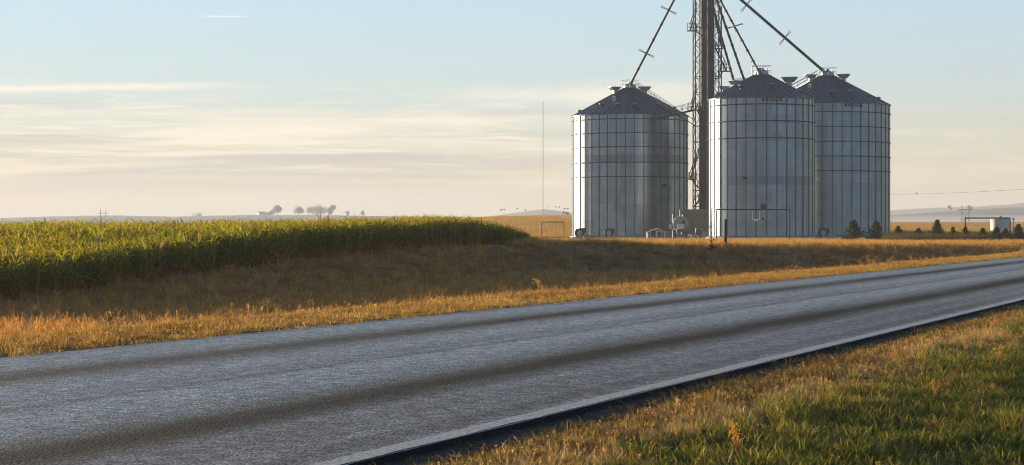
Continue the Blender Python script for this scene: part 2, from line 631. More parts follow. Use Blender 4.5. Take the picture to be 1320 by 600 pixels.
def worn_paint_mat():
    m, n, l = mat_new('worn_white_line')
    out = n.new('ShaderNodeOutputMaterial')
    b = n.new('ShaderNodeBsdfPrincipled')
    geo = n.new('ShaderNodeNewGeometry')
    nz = n.new('ShaderNodeTexNoise')
    nz.inputs['Scale'].default_value = 30; nz.inputs['Detail'].default_value = 6; nz.inputs['Roughness'].default_value = 0.8
    l.new(geo.outputs['Position'], nz.inputs['Vector'])
    r = n.new('ShaderNodeMapRange')
    r.inputs[1].default_value, r.inputs[2].default_value = 0.42, 0.62
    l.new(nz.outputs[0], r.inputs[0])
    mix = n.new('ShaderNodeMix'); mix.data_type = 'RGBA'
    l.new(r.outputs[0], mix.inputs['Factor'])
    mix.inputs['A'].default_value = (0.58, 0.56, 0.54, 1)
    mix.inputs['B'].default_value = (0.13, 0.127, 0.125, 1)
    l.new(mix.outputs['Result'], b.inputs['Base Color'])
    b.inputs['Roughness'].default_value = 0.7
    bp = n.new('ShaderNodeBump'); bp.inputs['Strength'].default_value = 0.5; bp.inputs['Distance'].default_value = 0.01
    l.new(nz.outputs[0], bp.inputs['Height']); l.new(bp.outputs[0], b.inputs['Normal'])
    l.new(b.outputs[0], out.inputs[0])
    return m


# ------------------------------------------------------------------ terrain
S_K = [-60, 40, 62, 75, 92, 103, 107, 115, 134, 150, 180, 220, 400]
TC_K = [45, 45, 45, 45, 45, 43, 38, 32.5, 26.5, 22.5, 18.5, 17, 17]
EC_K = [-1.75, -1.7, -1.46, -0.76, -0.08, 0.22, 0.36, 0.22, 0.04, -0.08, -0.16, -0.22, -0.25]
DI_K = [-1.75, -1.7, -1.58, -1.4, -1.25, -1.2, -1.2, -1.1, -0.75, -0.45, -0.28, -0.25, -0.25]


def height(X, Y):
    X = np.asarray(X, float); Y = np.asarray(Y, float)
    t, s = -X, Y
    xc, z = camco(X, Y)
    zz = np.maximum(z, 1.0)
    px = np.clip(CX + F * xc / zz, -900, 2400)
    px = np.where(z < 1, 2400, px)
    tc = np.interp(s, S_K, TC_K)
    ec = np.interp(s, S_K, EC_K)
    di = np.interp(s, S_K, DI_K)
    w = np.minimum(8.0, (tc - 16.0) * 0.55)
    # far side of the road: shoulder, ditch, bank
    h = np.where(t < 16.0, -0.03, 0)
    hd = di + (-0.02 - di) * (1 - sstep(t, 14.9, 18.6))
    hb = di + (ec - di) * sstep(t, tc - w, tc)
    far_h = np.where(t < tc - w, hd, hb)
    wc = 1 - sstep(px, 610, 720)
    plain_h = -0.30 * wc - 0.35 * (1 - wc)
    k = sstep(t - tc, 0.0, 75.0) * wc + (1 - wc) * sstep(t - tc, 2.0, 40.0)
    back = ec + (plain_h - ec) * k
    far_h = np.where(t > tc, back, far_h)
    # stubble fields rising behind, then falling to the valley
    A = np.interp(px, [-900, 300, 560, 650, 700, 760, 1000, 1150, 1320, 2400], [2.0, 2.0, 4.0, 5.0, 5.3, 5.3, 4.0, 2.9, 2.9, 2.0])
    up = sstep(z, 330, 720)
    dn = sstep(z, 760, 1300)
    rise = (A + 0.35) * up * (1 - dn) - 5.0 * dn
    far_h = far_h + rise * sstep(t, 25, 80)
    far_h = far_h + 0.10 * (fbm(X * 0.16, Y * 0.16, 3) - 0.5) * sstep(t, 16, 24) + 0.10 * (fbm(X * 0.7 + 9, Y * 0.7, 2) - 0.5) * sstep(t, 14, 19)
    # near verge
    nt = [-400, -30, -6, 0.0, 2.6, 3.6, 4.1, 4.5, 4.8, 5.0]
    nh = [-0.9, -0.8, -0.6, -0.30, -0.10, -0.04, -0.02, -0.055, -0.07, -0.075]
    near_h = np.interp(t, nt, nh) + (0.16 * (fbm(X * 0.6, Y * 0.35 + 3, 3) - 0.5) + 0.05 * (fbm(X * 3.1, Y * 3.1, 2) - 0.5)) * (1 - sstep(t, 3.9, 4.8))
    hh = np.where(t < 4.95, near_h, np.where(t < 12.75, -0.075, np.where(t < 14.9, -0.03 + 0.05 * (fbm(X * 1.3, Y * 0.9, 3) - 0.5) * sstep(t, 12.8, 13.6), far_h)))
    return hh


def albedo(X, Y):
    t, s = -X, Y
    xc, z = camco(X, Y)
    zz = np.maximum(z, 1.0)
    px = np.where(z > 1, CX + F * xc / zz, 2400)
    tc = np.interp(s, S_K, TC_K)
    def c(r, g, b): return np.array([r, g, b])
    col = np.zeros(X.shape + (3,)) + c(0.20, 0.13, 0.055)
    def put(mask, cc):
        nonlocal col
        mk = np.clip(mask, 0, 1)[..., None]
        col = col * (1 - mk) + cc * mk
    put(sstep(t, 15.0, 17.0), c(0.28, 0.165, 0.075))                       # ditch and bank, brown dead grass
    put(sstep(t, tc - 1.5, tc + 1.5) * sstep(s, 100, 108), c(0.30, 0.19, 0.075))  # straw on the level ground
    put(sstep(t, 44.5, 46) * (1 - sstep(px, 640, 700)), c(0.07, 0.06, 0.04))   # soil under the crop
    gold = sstep(z, 315, 345)
    stripes = 0.5 + 0.5 * np.sin((Y * 0.9 + X * 0.25) * 0.16)
    put(gold * sstep(t, 25, 60), (c(0.43, 0.25, 0.085) + np.outer(stripes.ravel(), c(0.06, 0.05, 0.03)).reshape(X.shape + (3,))))
    put(sstep(z, 900, 1100) * sstep(t, 25, 60), c(0.20, 0.16, 0.10))
    near = (t < 4.9).astype(float)
    g = fbm(X * 0.9, Y * 0.9, 3)
    put(near, c(0.05, 0.038, 0.018))
    put(near * (1 - sstep(t, 1.8, 3.6)) * sstep(g, 0.35, 0.6), c(0.05, 0.06, 0.02))
    return col


def lines(parts):
    out = []
    for a, b, n in parts:
        out.append(np.linspace(a, b, n, endpoint=False))
    return np.unique(np.concatenate(out))


def build_ground():
    ss = np.concatenate([np.linspace(-400, -20, 20, endpoint=False), np.linspace(-20, 4, 12, endpoint=False), np.arange(4, 40, 0.22), np.arange(40, 150, 0.9),
                         np.geomspace(150, 9000, 110)])
    tt = np.concatenate([-np.geomspace(9000, 6, 40), np.arange(-5.5, 0, 0.5), np.arange(0, 5.2, 0.15), np.arange(5.4, 12.6, 1.2), np.arange(12.6, 20, 0.35), np.arange(20, 48, 0.6),
                         np.arange(48, 120, 2.0), np.geomspace(120, 9000, 70)])
    S, T = np.meshgrid(ss, tt, indexing='ij')
    X, Y = -T, S
    Z = height(X, Y)
    V = np.stack([X, Y, Z], -1).reshape(-1, 3)
    a, b = S.shape
    i = np.arange(a * b).reshape(a, b)
    Fq = np.stack([i[:-1, :-1], i[:-1, 1:], i[1:, 1:], i[1:, :-1]], -1).reshape(-1, 4)
    Fq = Fq[:, ::-1]
    me = bpy.data.meshes.new('ground')
    me.from_pydata(V.tolist(), [], Fq.tolist())
    ca = me.color_attributes.new('albedo', 'FLOAT_COLOR', 'POINT')
    C = np.ones((a * b, 4)); C[:, :3] = albedo(X, Y).reshape(-1, 3)
    ca.data.foreach_set('color', C.ravel())
    me.polygons.foreach_set('use_smooth', [True] * len(me.polygons))
    me.materials.append(ground_mat())
    me.update()
    # face up
    if me.polygons[0].normal.z < 0:
        me.flip_normals()
    tag(link('ground', me), 'rolling farm ground of dry grass verges and stubble fields', kind='structure')


build_ground()


def strip(name, t0, t1, z, mat, s0=-120, s1=700, step=20, wob=0.0, label=None):
    ys = np.arange(s0, s1 + 1, 0.5 if wob else step) if not wob else np.concatenate([np.arange(s0, 8, 4), np.arange(8, 120, 0.25), np.arange(120, s1, 8)])
    vv, fs = [], []
    for k, y in enumerate(ys):
        a = t0 + (wob * (float(fbm(np.array(y * 3.1), np.array(1.7), 4)) - 0.5) * 2 if wob else 0)
        b = t1 + (0.25 * wob * (float(fbm(np.array(y * 2.3), np.array(8.7), 3)) - 0.5) * 2 if wob else 0)
        vv += [(-a, y, z), (-b, y, z)]
        if k: fs.append((2 * k - 2, 2 * k, 2 * k + 1, 2 * k - 1))
    me = bpy.data.meshes.new(name)
    me.from_pydata(vv, [], fs)
    me.materials.append(mat)
    me.update()
    if me.polygons[0].normal.z < 0: me.flip_normals()
    return tag(link(name, me), label, kind='structure')


ASPH = plain('fresh_asphalt', (0.020, 0.021, 0.024), 0.85, 0, 0.35, 20, 0.7, 90, spec=0.2)
strip('road_shoulder', 4.66, 12.82, -0.042, ASPH, wob=0.07, label='dark asphalt edge of the road')
MBR = MB().box((-8.86, 290, -0.044), (7.50, 818, 0.08)).build('road_bed', ASPH)
tag(MBR, 'asphalt bed under the road surface', kind='structure')
strip('road', 5.10, 12.62, 0.0, road_mat(), label='two lane road of grey chip seal with dark wheel tracks')
strip('edge_line', 5.12, 5.29, 0.004, worn_paint_mat(), wob=0.03, label='worn white edge line along the road')

# ------------------------------------------------------------------ far hills
HILLM = plain('hill_grass', (0.13, 0.115, 0.09), 0.95, 0, 0.35, 0.01, rnd=0.05)
HILLM2 = plain('hill_plough', (0.10, 0.068, 0.05), 0.95, 0, 0.35, 0.01, rnd=0.05)


def hill(label, ridge, z0, depth, mat, base=-9.0):
    """a long rise whose crest shows at the given (column, row) stations at z0 metres"""
    px = np.array([p[0] for p in ridge], float)
    py = np.array([p[1] for p in ridge], float)
    us = np.linspace(px[0], px[-1], 140)
    crest = H - (np.interp(us, px, py) - HY) * z0 / F
    crest = crest + (fbm(us * 0.05, us * 0 + z0, 3) - 0.5) * 0.06 * np.abs(crest)
    vs_, fs = [], []
    cs = np.linspace(-1, 1, 25)
    for i, u in enumerate(us):
        for j, c in enumerate(cs):
            g = math.cos(c * math.pi / 2) ** 1.6
            edge = math.sin(math.pi * min(1, max(0, i / 139.0))) ** 0.35
            p = P(u, z0, 0)
            d = Vector((-SP, CP, 0)) * (c * depth)
            vs_.append((p.x + d.x, p.y + d.y, base + (crest[i] - base) * g * edge + 0.8 * float(fbm(np.array(u * 0.08), np.array(c * 6), 3) - 0.5)))
    nc = len(cs)
    for i in range(139):
        for j in range(nc - 1):
            a = i * nc + j
            fs.append((a, a + nc, a + nc + 1, a + 1))
    me = bpy.data.meshes.new('hill')
    me.from_pydata(vs_, [], fs)
    me.materials.append(mat)
    me.polygons.foreach_set('use_smooth', [True] * len(me.polygons))
    me.update()
    if me.polygons[len(fs) // 2].normal.z < 0: me.flip_normals()
    tag(link('hill', me), label, kind='structure')


hill('long low hill hazy behind the green crop', [(-500, 288), (-60, 283), (60, 279.5), (150, 278), (230, 279.5), (290, 277.5), (360, 276), (440, 276), (520, 275), (590, 272.5), (680, 274), (800, 280)], 2800, 700, HILLM)
hill('small blue hill under the radio mast', [(560, 282), (640, 276), (680, 272.5), (702, 269.5), (722, 272), (760, 275), (830, 280)], 4200, 500, HILLM)
hill('ploughed hill in mist behind the white tank', [(1000, 285), (1120, 272), (1180, 271), (1240, 269), (1290, 267.5), (1340, 266), (1500, 262), (1800, 270)], 2600, 600, HILLM2)
hill('blue ridge above the ploughed hill', [(900, 280), (1080, 270), (1146, 268), (1200, 265.5), (1260, 265), (1320, 262), (1500, 256), (1900, 270)], 4600, 800, HILLM)

# ------------------------------------------------------------------ grain bins
SLOPE = math.tan(R(29))


def wrap_text(body, size, r, z0, ang, mat, name, parent, spacing=1.35):
    cu = bpy.data.curves.new('lettering', 'FONT')
    cu.body = body
    cu.size = size
    cu.space_character = spacing
    cu.align_x = 'CENTER'
    cu.extrude = 0.012
    cu.offset = 0.022
    ob = bpy.data.objects.new('lettering', cu)
    COL.objects.link(ob)
    bpy.context.view_layer.update()
    me = bpy.data.meshes.new_from_object(ob.evaluated_get(bpy.context.evaluated_depsgraph_get()))
    bpy.data.objects.remove(ob)
    for v in me.vertices:
        a = ang + v.co.x / r
        rr = r + 0.03 + v.co.z
        v.co = Vector((math.cos(a) * rr, math.sin(a) * rr, z0 + v.co.y))
    me.materials.clear()
    me.materials.append(mat)
    me.name = name
    return link(name, me, parent)


def arc_sheet(r, a0, a1, z0, z1, th=0.012, seg=4):
    m = MB()
    vv = []
    for rr in (r, r - th):
        for z in (z0, z1):
            for i in range(seg + 1):
                a = a0 + (a1 - a0) * i / seg
                vv.append((math.cos(a) * rr, math.sin(a) * rr, z))
    k = seg + 1
    fs = [(i, i + 1, k + i + 1, k + i) for i in range(seg)]
    fs += [(0, k, 3 * k, 2 * k), (seg, 2 * k + seg, 3 * k + seg, k + seg)]
    fs += [(k + i, k + i + 1, 3 * k + i + 1, 3 * k + i) for i in range(seg)]
    return m.add(vv, fs)


def hood_vent(root, ang, rad, z, s=1.0, name='roof_vent'):
    """square duct rising from the roof under a wide flared hood"""
    m = MB()
    m.box((0, 0, 0.25 * s), (0.75 * s, 0.75 * s, 0.7 * s))
    b = [(-0.55 * s, -0.55 * s, 0.42 * s), (0.55 * s, -0.55 * s, 0.42 * s), (0.55 * s, 0.55 * s, 0.42 * s), (-0.55 * s, 0.55 * s, 0.42 * s)]
    t = [(-0.95 * s, -0.7 * s, 1.0 * s), (1.05 * s, -0.7 * s, 1.0 * s), (1.05 * s, 0.7 * s, 1.0 * s), (-0.95 * s, 0.7 * s, 1.0 * s)]
    m.hexa(b, t)
    m.box((0.05 * s, 0, 1.05 * s), (2.06 * s, 1.46 * s, 0.1 * s))
    return m.build(name, GALV, root, loc=(math.cos(ang) * rad, math.sin(ang) * rad, z), rz=ang)


def cap_vent(root, ang, rad, z):
    m = MB().lathe([(0.18, -0.25), (0.18, 0.2), (0.36, 0.2), (0.34, 0.38), (0.2, 0.48), (0.02, 0.5)], 12)
    return m.build('cap_vent', GALV, root, True, loc=(math.cos(ang) * rad, math.sin(ang) * rad, z))


def rail_posts(m, pts, hgt=1.05, r=0.03, mid=True):
    for p in pts:
        m.tube(p, (p[0], p[1], p[2] + hgt), r, 6)
    for a, b in zip(pts, pts[1:]):
        m.tube((a[0], a[1], a[2] + hgt), (b[0], b[1], b[2] + hgt), r, 6)
        if mid:
            m.tube((a[0], a[1], a[2] + hgt * .5), (b[0], b[1], b[2] + hgt * .5), r * .8, 6)


def grain_bin(px, scale, r, eave_py, base_py, cols, rows, label, ring_pys, dark_row=None, letters_px=None,
              hoods=(), caps=(), ladder=None, roof_n=48, hidden=False):
    z = F / scale
    g = E(base_py, z)
    loc = P(px, z, g)
    root = empty('grain_bin', loc)
    tag(root, label, 'grain bin', 'steel grain bins of the elevator')
    # local angle that faces the camera
    face = math.atan2(-loc.y, -loc.x)
    zf = z - r * 0.9
    top = E(eave_py, z) - g
    base = 0.45
    link_ = MB().lathe([(r + 0.45, -0.8), (r + 0.45, base - 0.03), (r + 0.41, base), (0.1, base)], 64).build('foundation', CONC, root)
    wh = top - base
    MB().lathe([(r - 0.05, base), (r - 0.05, top)], 48).build('inner_shell', STIFF, root, True)
    if hidden:
        MB().lathe([(r, base), (r, top)], 48).build('wall', WALL, root, True)
    else:
        rh = wh / rows
        da = 2 * math.pi / cols
        sheet = arc_sheet(r, -da / 2, da / 2, 0.0, rh - 0.008).mesh('wall_sheet', WALL)
        sheet2 = arc_sheet(r, -da / 2, da / 2, 0.0, rh - 0.008).mesh('wall_sheet', WALL_DK)
        for me in (sheet, sheet2):
            me.polygons.foreach_set('use_smooth', [True] * len(me.polygons))
            me.normals_split_custom_set_from_vertices([Vector((v.co.x, v.co.y, 0)).normalized() for v in me.vertices])
        for k in range(rows):
            for c in range(cols):
                jog = 0.006 if (k + c) % 2 else 0.0
                o = link('wall_sheet', sheet2 if (dark_row is not None and k == dark_row) else sheet, root, (0, 0, base + k * rh), face + (c + 0.5 * (k % 2)) * da + 0.0001)
                o.scale = (1 + jog / r, 1 + jog / r, 1)
        # vertical stiffeners: two to a sheet, hat section
        st = MB()
        for rr, w in ((r + 0.015, 0.085), (r + 0.085, 0.05)):
            pass
        w0, w1, d0, d1 = 0.085, 0.055, r + 0.02, r + 0.095
        st.hexa([(d0, -w0, base), (d1, -w1, base), (d1, w1, base), (d0, w0, base)], [(d0, -w0, top - 0.05), (d1, -w1, top - 0.05), (d1, w1, top - 0.05), (d0, w0, top - 0.05)])
        sm = st.mesh('stiffener', STIFF)
        for c in range(cols * 2):
            link('stiffener', sm, root, None, face + (c + 0.5) * da / 2)
        # wind rings
        for py in ring_pys:
            zz = E(py, zf) - g
            MB().lathe([(r + 0.10, zz - 0.07), (r + 0.19, zz - 0.05), (r + 0.19, zz + 0.05), (r + 0.10, zz + 0.07), (r + 0.10, zz - 0.07)], 72).build('wind_ring', RING, root, True)
        MB().lathe([(r + 0.03, top - 0.14), (r + 0.13, top - 0.12), (r + 0.13, top - 0.01), (r + 0.03, top)], 72).build('eave_ring', GALV, root, True)
        # base angle
        MB().lathe([(r + 0.02, base + 0.14), (r + 0.12, base + 0.10), (r + 0.14, base + 0.004)], 64).build('base_angle', STIFF, root, True)
    # roof: radial ribbed sheets
    ro, ri = r + 0.22, 1.05
    zo, zi = top - 0.03, top + (r - ri) * SLOPE
    ra = 2 * math.pi / roof_n
    wdg = MB()
    a = ra / 2 * 0.995
    o1, o2 = (ro * math.cos(a), -ro * math.sin(a), zo), (ro * math.cos(a), ro * math.sin(a), zo)
    i1, i2 = (ri * math.cos(a), -ri * math.sin(a), zi), (ri * math.cos(a), ri * math.sin(a), zi)
    lo = lambda p: (p[0], p[1], p[2] - 0.02)
    wdg.hexa([lo(o1), lo(o2), lo(i2), lo(i1)], [o1, o2, i2, i1])
    # rib on one edge
    rb = 0.045
    wdg.hexa([(o2[0], o2[1] - rb, o2[2] - .01), (o2[0], o2[1] + rb, o2[2] - .01), (i2[0], i2[1] + rb * .6, i2[2] - .01), (i2[0], i2[1] - rb * .6, i2[2] - .01)],
             [(o2[0], o2[1] - rb * .6, o2[2] + .09), (o2[0], o2[1] + rb * .6, o2[2] + .09), (i2[0], i2[1] + rb * .4, i2[2] + .07), (i2[0], i2[1] - rb * .4, i2[2] + .07)])
    wm = wdg.mesh('roof_sheet', ROOF)
    for c in range(roof_n):
        link('roof_sheet', wm, root, None, face + c * ra)
    MB().lathe([(1.3, zi - 0.13), (1.12, zi + 0.05), (1.0, zi + 0.10), (0.98, zi + 0.45), (0.35, zi + 0.75), (0.30, zi + 1.0), (0.01, zi + 1.0)], 24).build('peak_collar', GALV, root)
    # safety rail round the filling hole
    m = MB()
    n = 10
    pts = [(1.35 * math.cos(2 * math.pi * i / n), 1.35 * math.sin(2 * math.pi * i / n), zi - 0.1) for i in range(n + 1)]
    rail_posts(m, pts, 1.35, 0.035)
    m.build('peak_railing', GALV, root)
    # azimuth on the roof measured from the face: positive goes to the right of the picture
    for (off, rad, s) in hoods:
        hood_vent(root, face + off, rad, top + (r - rad) * SLOPE + 0.1, s)
    for (off, rad) in caps:
        cap_vent(root, face + off, rad, top + (r - rad) * SLOPE)
    if ladder is not None:
        m = MB()
        for side in (-0.38, 0.38):
            pts = []
            for q in range(8):
                rad = r + 0.1 - (r - 1.4) * q / 7
                aa = face + ladder + side / max(rad, 2.0)
                pts.append((rad * math.cos(aa), rad * math.sin(aa), top + (r - rad) * SLOPE + 0.08))
            rail_posts(m, pts, 1.0, 0.035)
        for q in range(30):
            rad = r - (r - 1.5) * q / 29
            ca, sa = math.cos(face + ladder), math.sin(face + ladder)
            m.box((rad * ca, rad * sa, top + (r - rad) * SLOPE + 0.14), (0.2, 0.76, 0.04), face + ladder)
        m.build('roof_stair', GALV, root)
    if letters_px is not None:
        dx = (letters_px - px) / scale / r
        off = math.asin(max(-1, min(1, dx)))
        zc = top - 0.62
        wrap_text('BROCK', 0.68, r + 0.14, zc, face + off, LETTER, 'lettering', root, 1.5)
    return root, loc, g, top, face, r, z


B1 = grain_bin(812, 8.1, 9.14, 150.5, 308.5, 20, 15, 'wide corrugated steel grain bin standing alone left of the elevator tower',
               [153.5, 171.5, 189.5, 209.5, 228], dark_row=9,
               hoods=((-1.15, 2.6, .85), (1.1, 2.6, .85)), caps=((-1.35, 8.2), (-0.75, 6.6), (-0.28, 6.8), (0.12, 6.8), (0.75, 6.6), (1.1, 7.6)), ladder=0.85)
B2 = grain_bin(981.5, 9.3, 7.25, 129, 310, 16, 16, 'slim steel grain bin in front with a square hatch low on its wall',
               [134.5, 156, 178], dark_row=6, letters_px=995,
               hoods=((1.35, 3.9, 1.0),), caps=((-0.65, 4.6), (0.35, 4.4), (1.15, 6.0), (-1.3, 6.2)), ladder=None, roof_n=40)
B3 = grain_bin(1066.5, 8.4, 9.4, 137, 308, 20, 15, 'wide steel grain bin half hidden behind the slim one',
               [144.5, 163.5, 182.5, 201.5, 220.5], letters_px=1099,
               hoods=((-1.3, 2.6, .85), (1.2, 2.6, .85)), caps=((0.1, 6.6), (0.55, 6.4), (0.95, 7.4), (1.2, 8.2)), ladder=-1.25)
B4 = grain_bin(957, 7.7, 5.6, 131, 308, 20, 15, 'narrow grain bin whose roof peeps over the slim bin in front',
               [], hoods=((-0.8, 1.6, 1.0), (-1.5, 3.0, 0.9)), hidden=True, roof_n=36)


def on_bin(B, px, py, out=0.0):
    """point on the bin's wall seen at column px, row py, its outward angle"""
    root, loc, g, top, face, r, z = B
    c = (px - 0) - (CX + F * (loc.x * CP + loc.y * SP) / (-loc.x * SP + loc.y * CP))
    off = math.asin(max(-.99, min(.99, c * z / F / r)))
    a = face + off
    zz = z - r * math.cos(off)
    return Vector((math.cos(a) * (r + out), math.sin(a) * (r + out), E(py, zz) - g)), a


# fittings on the bin walls
def bin_box(B, px, py, size, name, mat):
    p, a = on_bin(B, px, py, size[0] / 2 + 0.08)
    return MB().box((0, 0, 0), size).build(name, mat, B[0], loc=p, rz=a)


bin_box(B2, 961, 229.5, (0.25, 0.5, 0.28), 'lamp_box', DARK)
bin_box(B2, 983.5, 282, (0.25, 0.28, 0.28), 'control_box', DARK)
bin_box(B2, 984, 266.5, (0.3, 0.75, 0.6), 'inspection_hatch', DARK)
bin_box(B2, 984, 262, (0.5, 1.1, 0.12), 'hatch_hood', GALV)
bin_box(B3, 1054, 231.5, (0.2, 0.25, 0.25), 'lamp_box', WHITE)
bin_box(B1, 854.5, 239.5, (0.3, 0.5, 0.45), 'lamp_box', DARK)
bin_box(B1, 845, 153, (1.1, 2.2, 0.12), 'roof_landing', STIFF)
# door frame hung below the hatch, ladder below it
p, a = on_bin(B2, 975, 282.5, 0.12)
m = MB()
m.box((0, -0.48, 0.55), (0.1, 0.12, 1.1)).box((0, 0.48, 0.55), (0.1, 0.12, 1.1)).box((0, 0, -0.06), (0.12, 1.08, 0.14)).box((0, 0, -0.2), (0.1, 0.5, 0.12))
m.build('door_frame', WHITE, B2[0], loc=p, rz=a)
p, a = on_bin(B2, 967.5, 306.5, 0.22)
m = MB()
for sy in (-0.24, 0.24):
    m.tube((0, sy, -.1), (0, sy, 2.1), 0.022, 6)
for q in range(7):
    m.tube((0, -0.24, 0.1 + q * 0.3), (0, 0.24, 0.1 + q * 0.3), 0.018, 6)
m.build('wall_ladder', GALV, B2[0], loc=p, rz=a)

# ------------------------------------------------------------------ elevator tower
TZ = 305.0
TP = P(911.5, TZ, -0.35)
tower = empty('elevator_tower', TP, PSI)
tag(tower, 'tall steel lattice tower with two dark bucket elevator legs between the bins', 'elevator tower')
TH, HW = 44.0, 1.95
leg_me = MB().box((0, 0, TH / 2), (0.16, 0.16, TH)).mesh('leg', TOWER)
for sx in (-1, 1):
    for sy in (-1, 1):
        link('leg', leg_me, tower, (sx * HW, sy * HW, 0))
NL = 18
lh = TH / NL
bar = MB().tube((0, 0, 0), (1, 0, 0), 0.05, 6).mesh('brace', TOWER)


def brace(p0, p1, parent=tower, me=bar, name='brace', k=1.0):
    p0, p1 = Vector(p0), Vector(p1)
    d = p1 - p0
    o = link(name, me, parent, p0)
    o.rotation_mode = 'QUATERNION'
    o.rotation_quaternion = d.to_track_quat('X', 'Z')
    o.scale = (d.length, k, k)
    return o


inner = HW - 0.95
for k in range(NL):
    z0, z1 = k * lh, (k + 1) * lh
    for sy in (-1, 1):
        # narrow trusses left and right of the casings, as on the photograph
        brace((-HW, sy * HW, z1), (HW, sy * HW, z1))
        for sx in (-1, 1):
            brace((sx * HW, sy * HW, z0), (sx * inner, sy * HW, z0 + lh / 2), k=0.8)
            brace((sx * inner, sy * HW, z0 + lh / 2), (sx * HW, sy * HW, z1), k=0.8)
    for sx in (-1, 1):
        s = 1 if k % 2 else -1
        brace((sx * HW, -HW, z1), (sx * HW, HW, z1))
        brace((sx * HW, -HW * s, z0), (sx * HW, HW * s, z1))
stud = MB().box((0, 0, TH / 2), (0.09, 0.09, TH)).mesh('inner_post', TOWER)
for sx in (-1, 1):
    for sy in (-1, 1):
        link('inner_post', stud, tower, (sx * inner, sy * HW, 0))
cm = MB()
for c in (0,):
    cm.box((0, 0, TH / 2), (0.86, 0.9, TH))
for k in range(19):
    cm.box((0, 0, 1.2 + k * 2.4), (0.98, 1.02, 0.09))
cas = cm.mesh('leg_casing', CASING)
for (x, y) in ((-0.55, -0.5), (0.57, -0.5)):
    link('leg_casing', cas, tower, (x, y, 0))
link('leg_casing', cas, tower, (-0.55, 1.1, 0))
link('leg_casing', cas, tower, (0.57, 1.1, 0))


def tpt(px, py, y=0.0):
    return Vector(((px - 911.5) * TZ / F, y, E(py, TZ) + 0.35))


def platform(px0, px1, py, yd=1.2, ymid=-1.0):
    a, b = tpt(px0, py), tpt(px1, py)
    cx, w = (a.x + b.x) / 2, abs(b.x - a.x)
    pl = MB().box((0, 0, 0), (w, yd, 0.08)).build('platform', TOWER, tower, loc=(cx, ymid, a.z))
    m = MB()
    hw, hy = w / 2 - .04, yd / 2 - .04
    rail_posts(m, [(-hw, -hy, 0), (0, -hy, 0), (hw, -hy, 0), (hw, hy, 0), (0, hy, 0), (-hw, hy, 0), (-hw, -hy, 0)], 1.1, 0.03)
    m.build('railing', TOWER, pl)
    return pl


def stair(px0, py0, px1, py1, y=-1.2):
    p0, p1 = tpt(px0, py0, y), tpt(px1, py1, y)
    m = MB()
    for yy in (0, 0.7):
        o = Vector((0, yy, 0))
        m.tube(p0 + o, p1 + o, 0.06, 6)
        up = Vector((0, 0, 1.0))
        m.tube(p0 + o + up, p1 + o + up, 0.035, 6)
        for q in range(5):
            c = p0.lerp(p1, q / 4) + o
            m.tube(c, c + up, 0.03, 6)
    n = max(4, int(abs(p1.z - p0.z) / 0.25))
    for q in range(n):
        c = p0.lerp(p1, (q + .5) / n)
        m.box((c.x, c.y + .35, c.z), (0.22, 0.7, 0.03))
    m.build('stair', TOWER, tower)


platform(885, 897, 41)
stair(889, 40, 897, 14)
stair(893, 41, 908, 50, -2.2)
platform(920, 931, 64)
platform(927, 940, 93)
stair(922, 64, 936, 93)
stair(918, 108, 931, 93, -2.2)
stair(922, 30, 930, 64)
platform(886, 906, 143, 1.4)
stair(890, 143, 897, 118)
stair(897, 143, 905, 160, -2.2)
platform(887, 897, 232)
stair(888, 232, 899, 200, -2.2)
stair(890, 232, 906, 252, -2.3)
stair(892, 268, 906, 252, -2.3)
# catwalk to the lone bin
pA = tpt(890, 143, -0.6)
pBw = P(846, 313, E(152.5, 313))
inv = (Matrix.Translation(TP) @ Matrix.Rotation(PSI, 4, 'Z')).inverted()
pB = inv @ pBw
m = MB()
dxy = Vector((pB.x - pA.x, pB.y - pA.y, 0)).normalized()
nrm = Vector((-dxy.y, dxy.x, 0)) * 0.4
m.hexa([pA - nrm - Vector((0, 0, .12)), pA + nrm - Vector((0, 0, .12)), pB + nrm - Vector((0, 0, .12)), pB - nrm - Vector((0, 0, .12))], [pA - nrm, pA + nrm, pB + nrm, pB - nrm])
for sgn in (-1, 1):
    rail_posts(m, [pA.lerp(pB, q / 6) + nrm * sgn for q in range(7)], 1.05, 0.03)
m.tube(pA.lerp(pB, 0.45), tpt(895, 162, -0.6), 0.06, 6)
m.tube(pA.lerp(pB, 0.22), tpt(895, 156, -0.6), 0.05, 6)
m.build('catwalk', TOWER, tower)

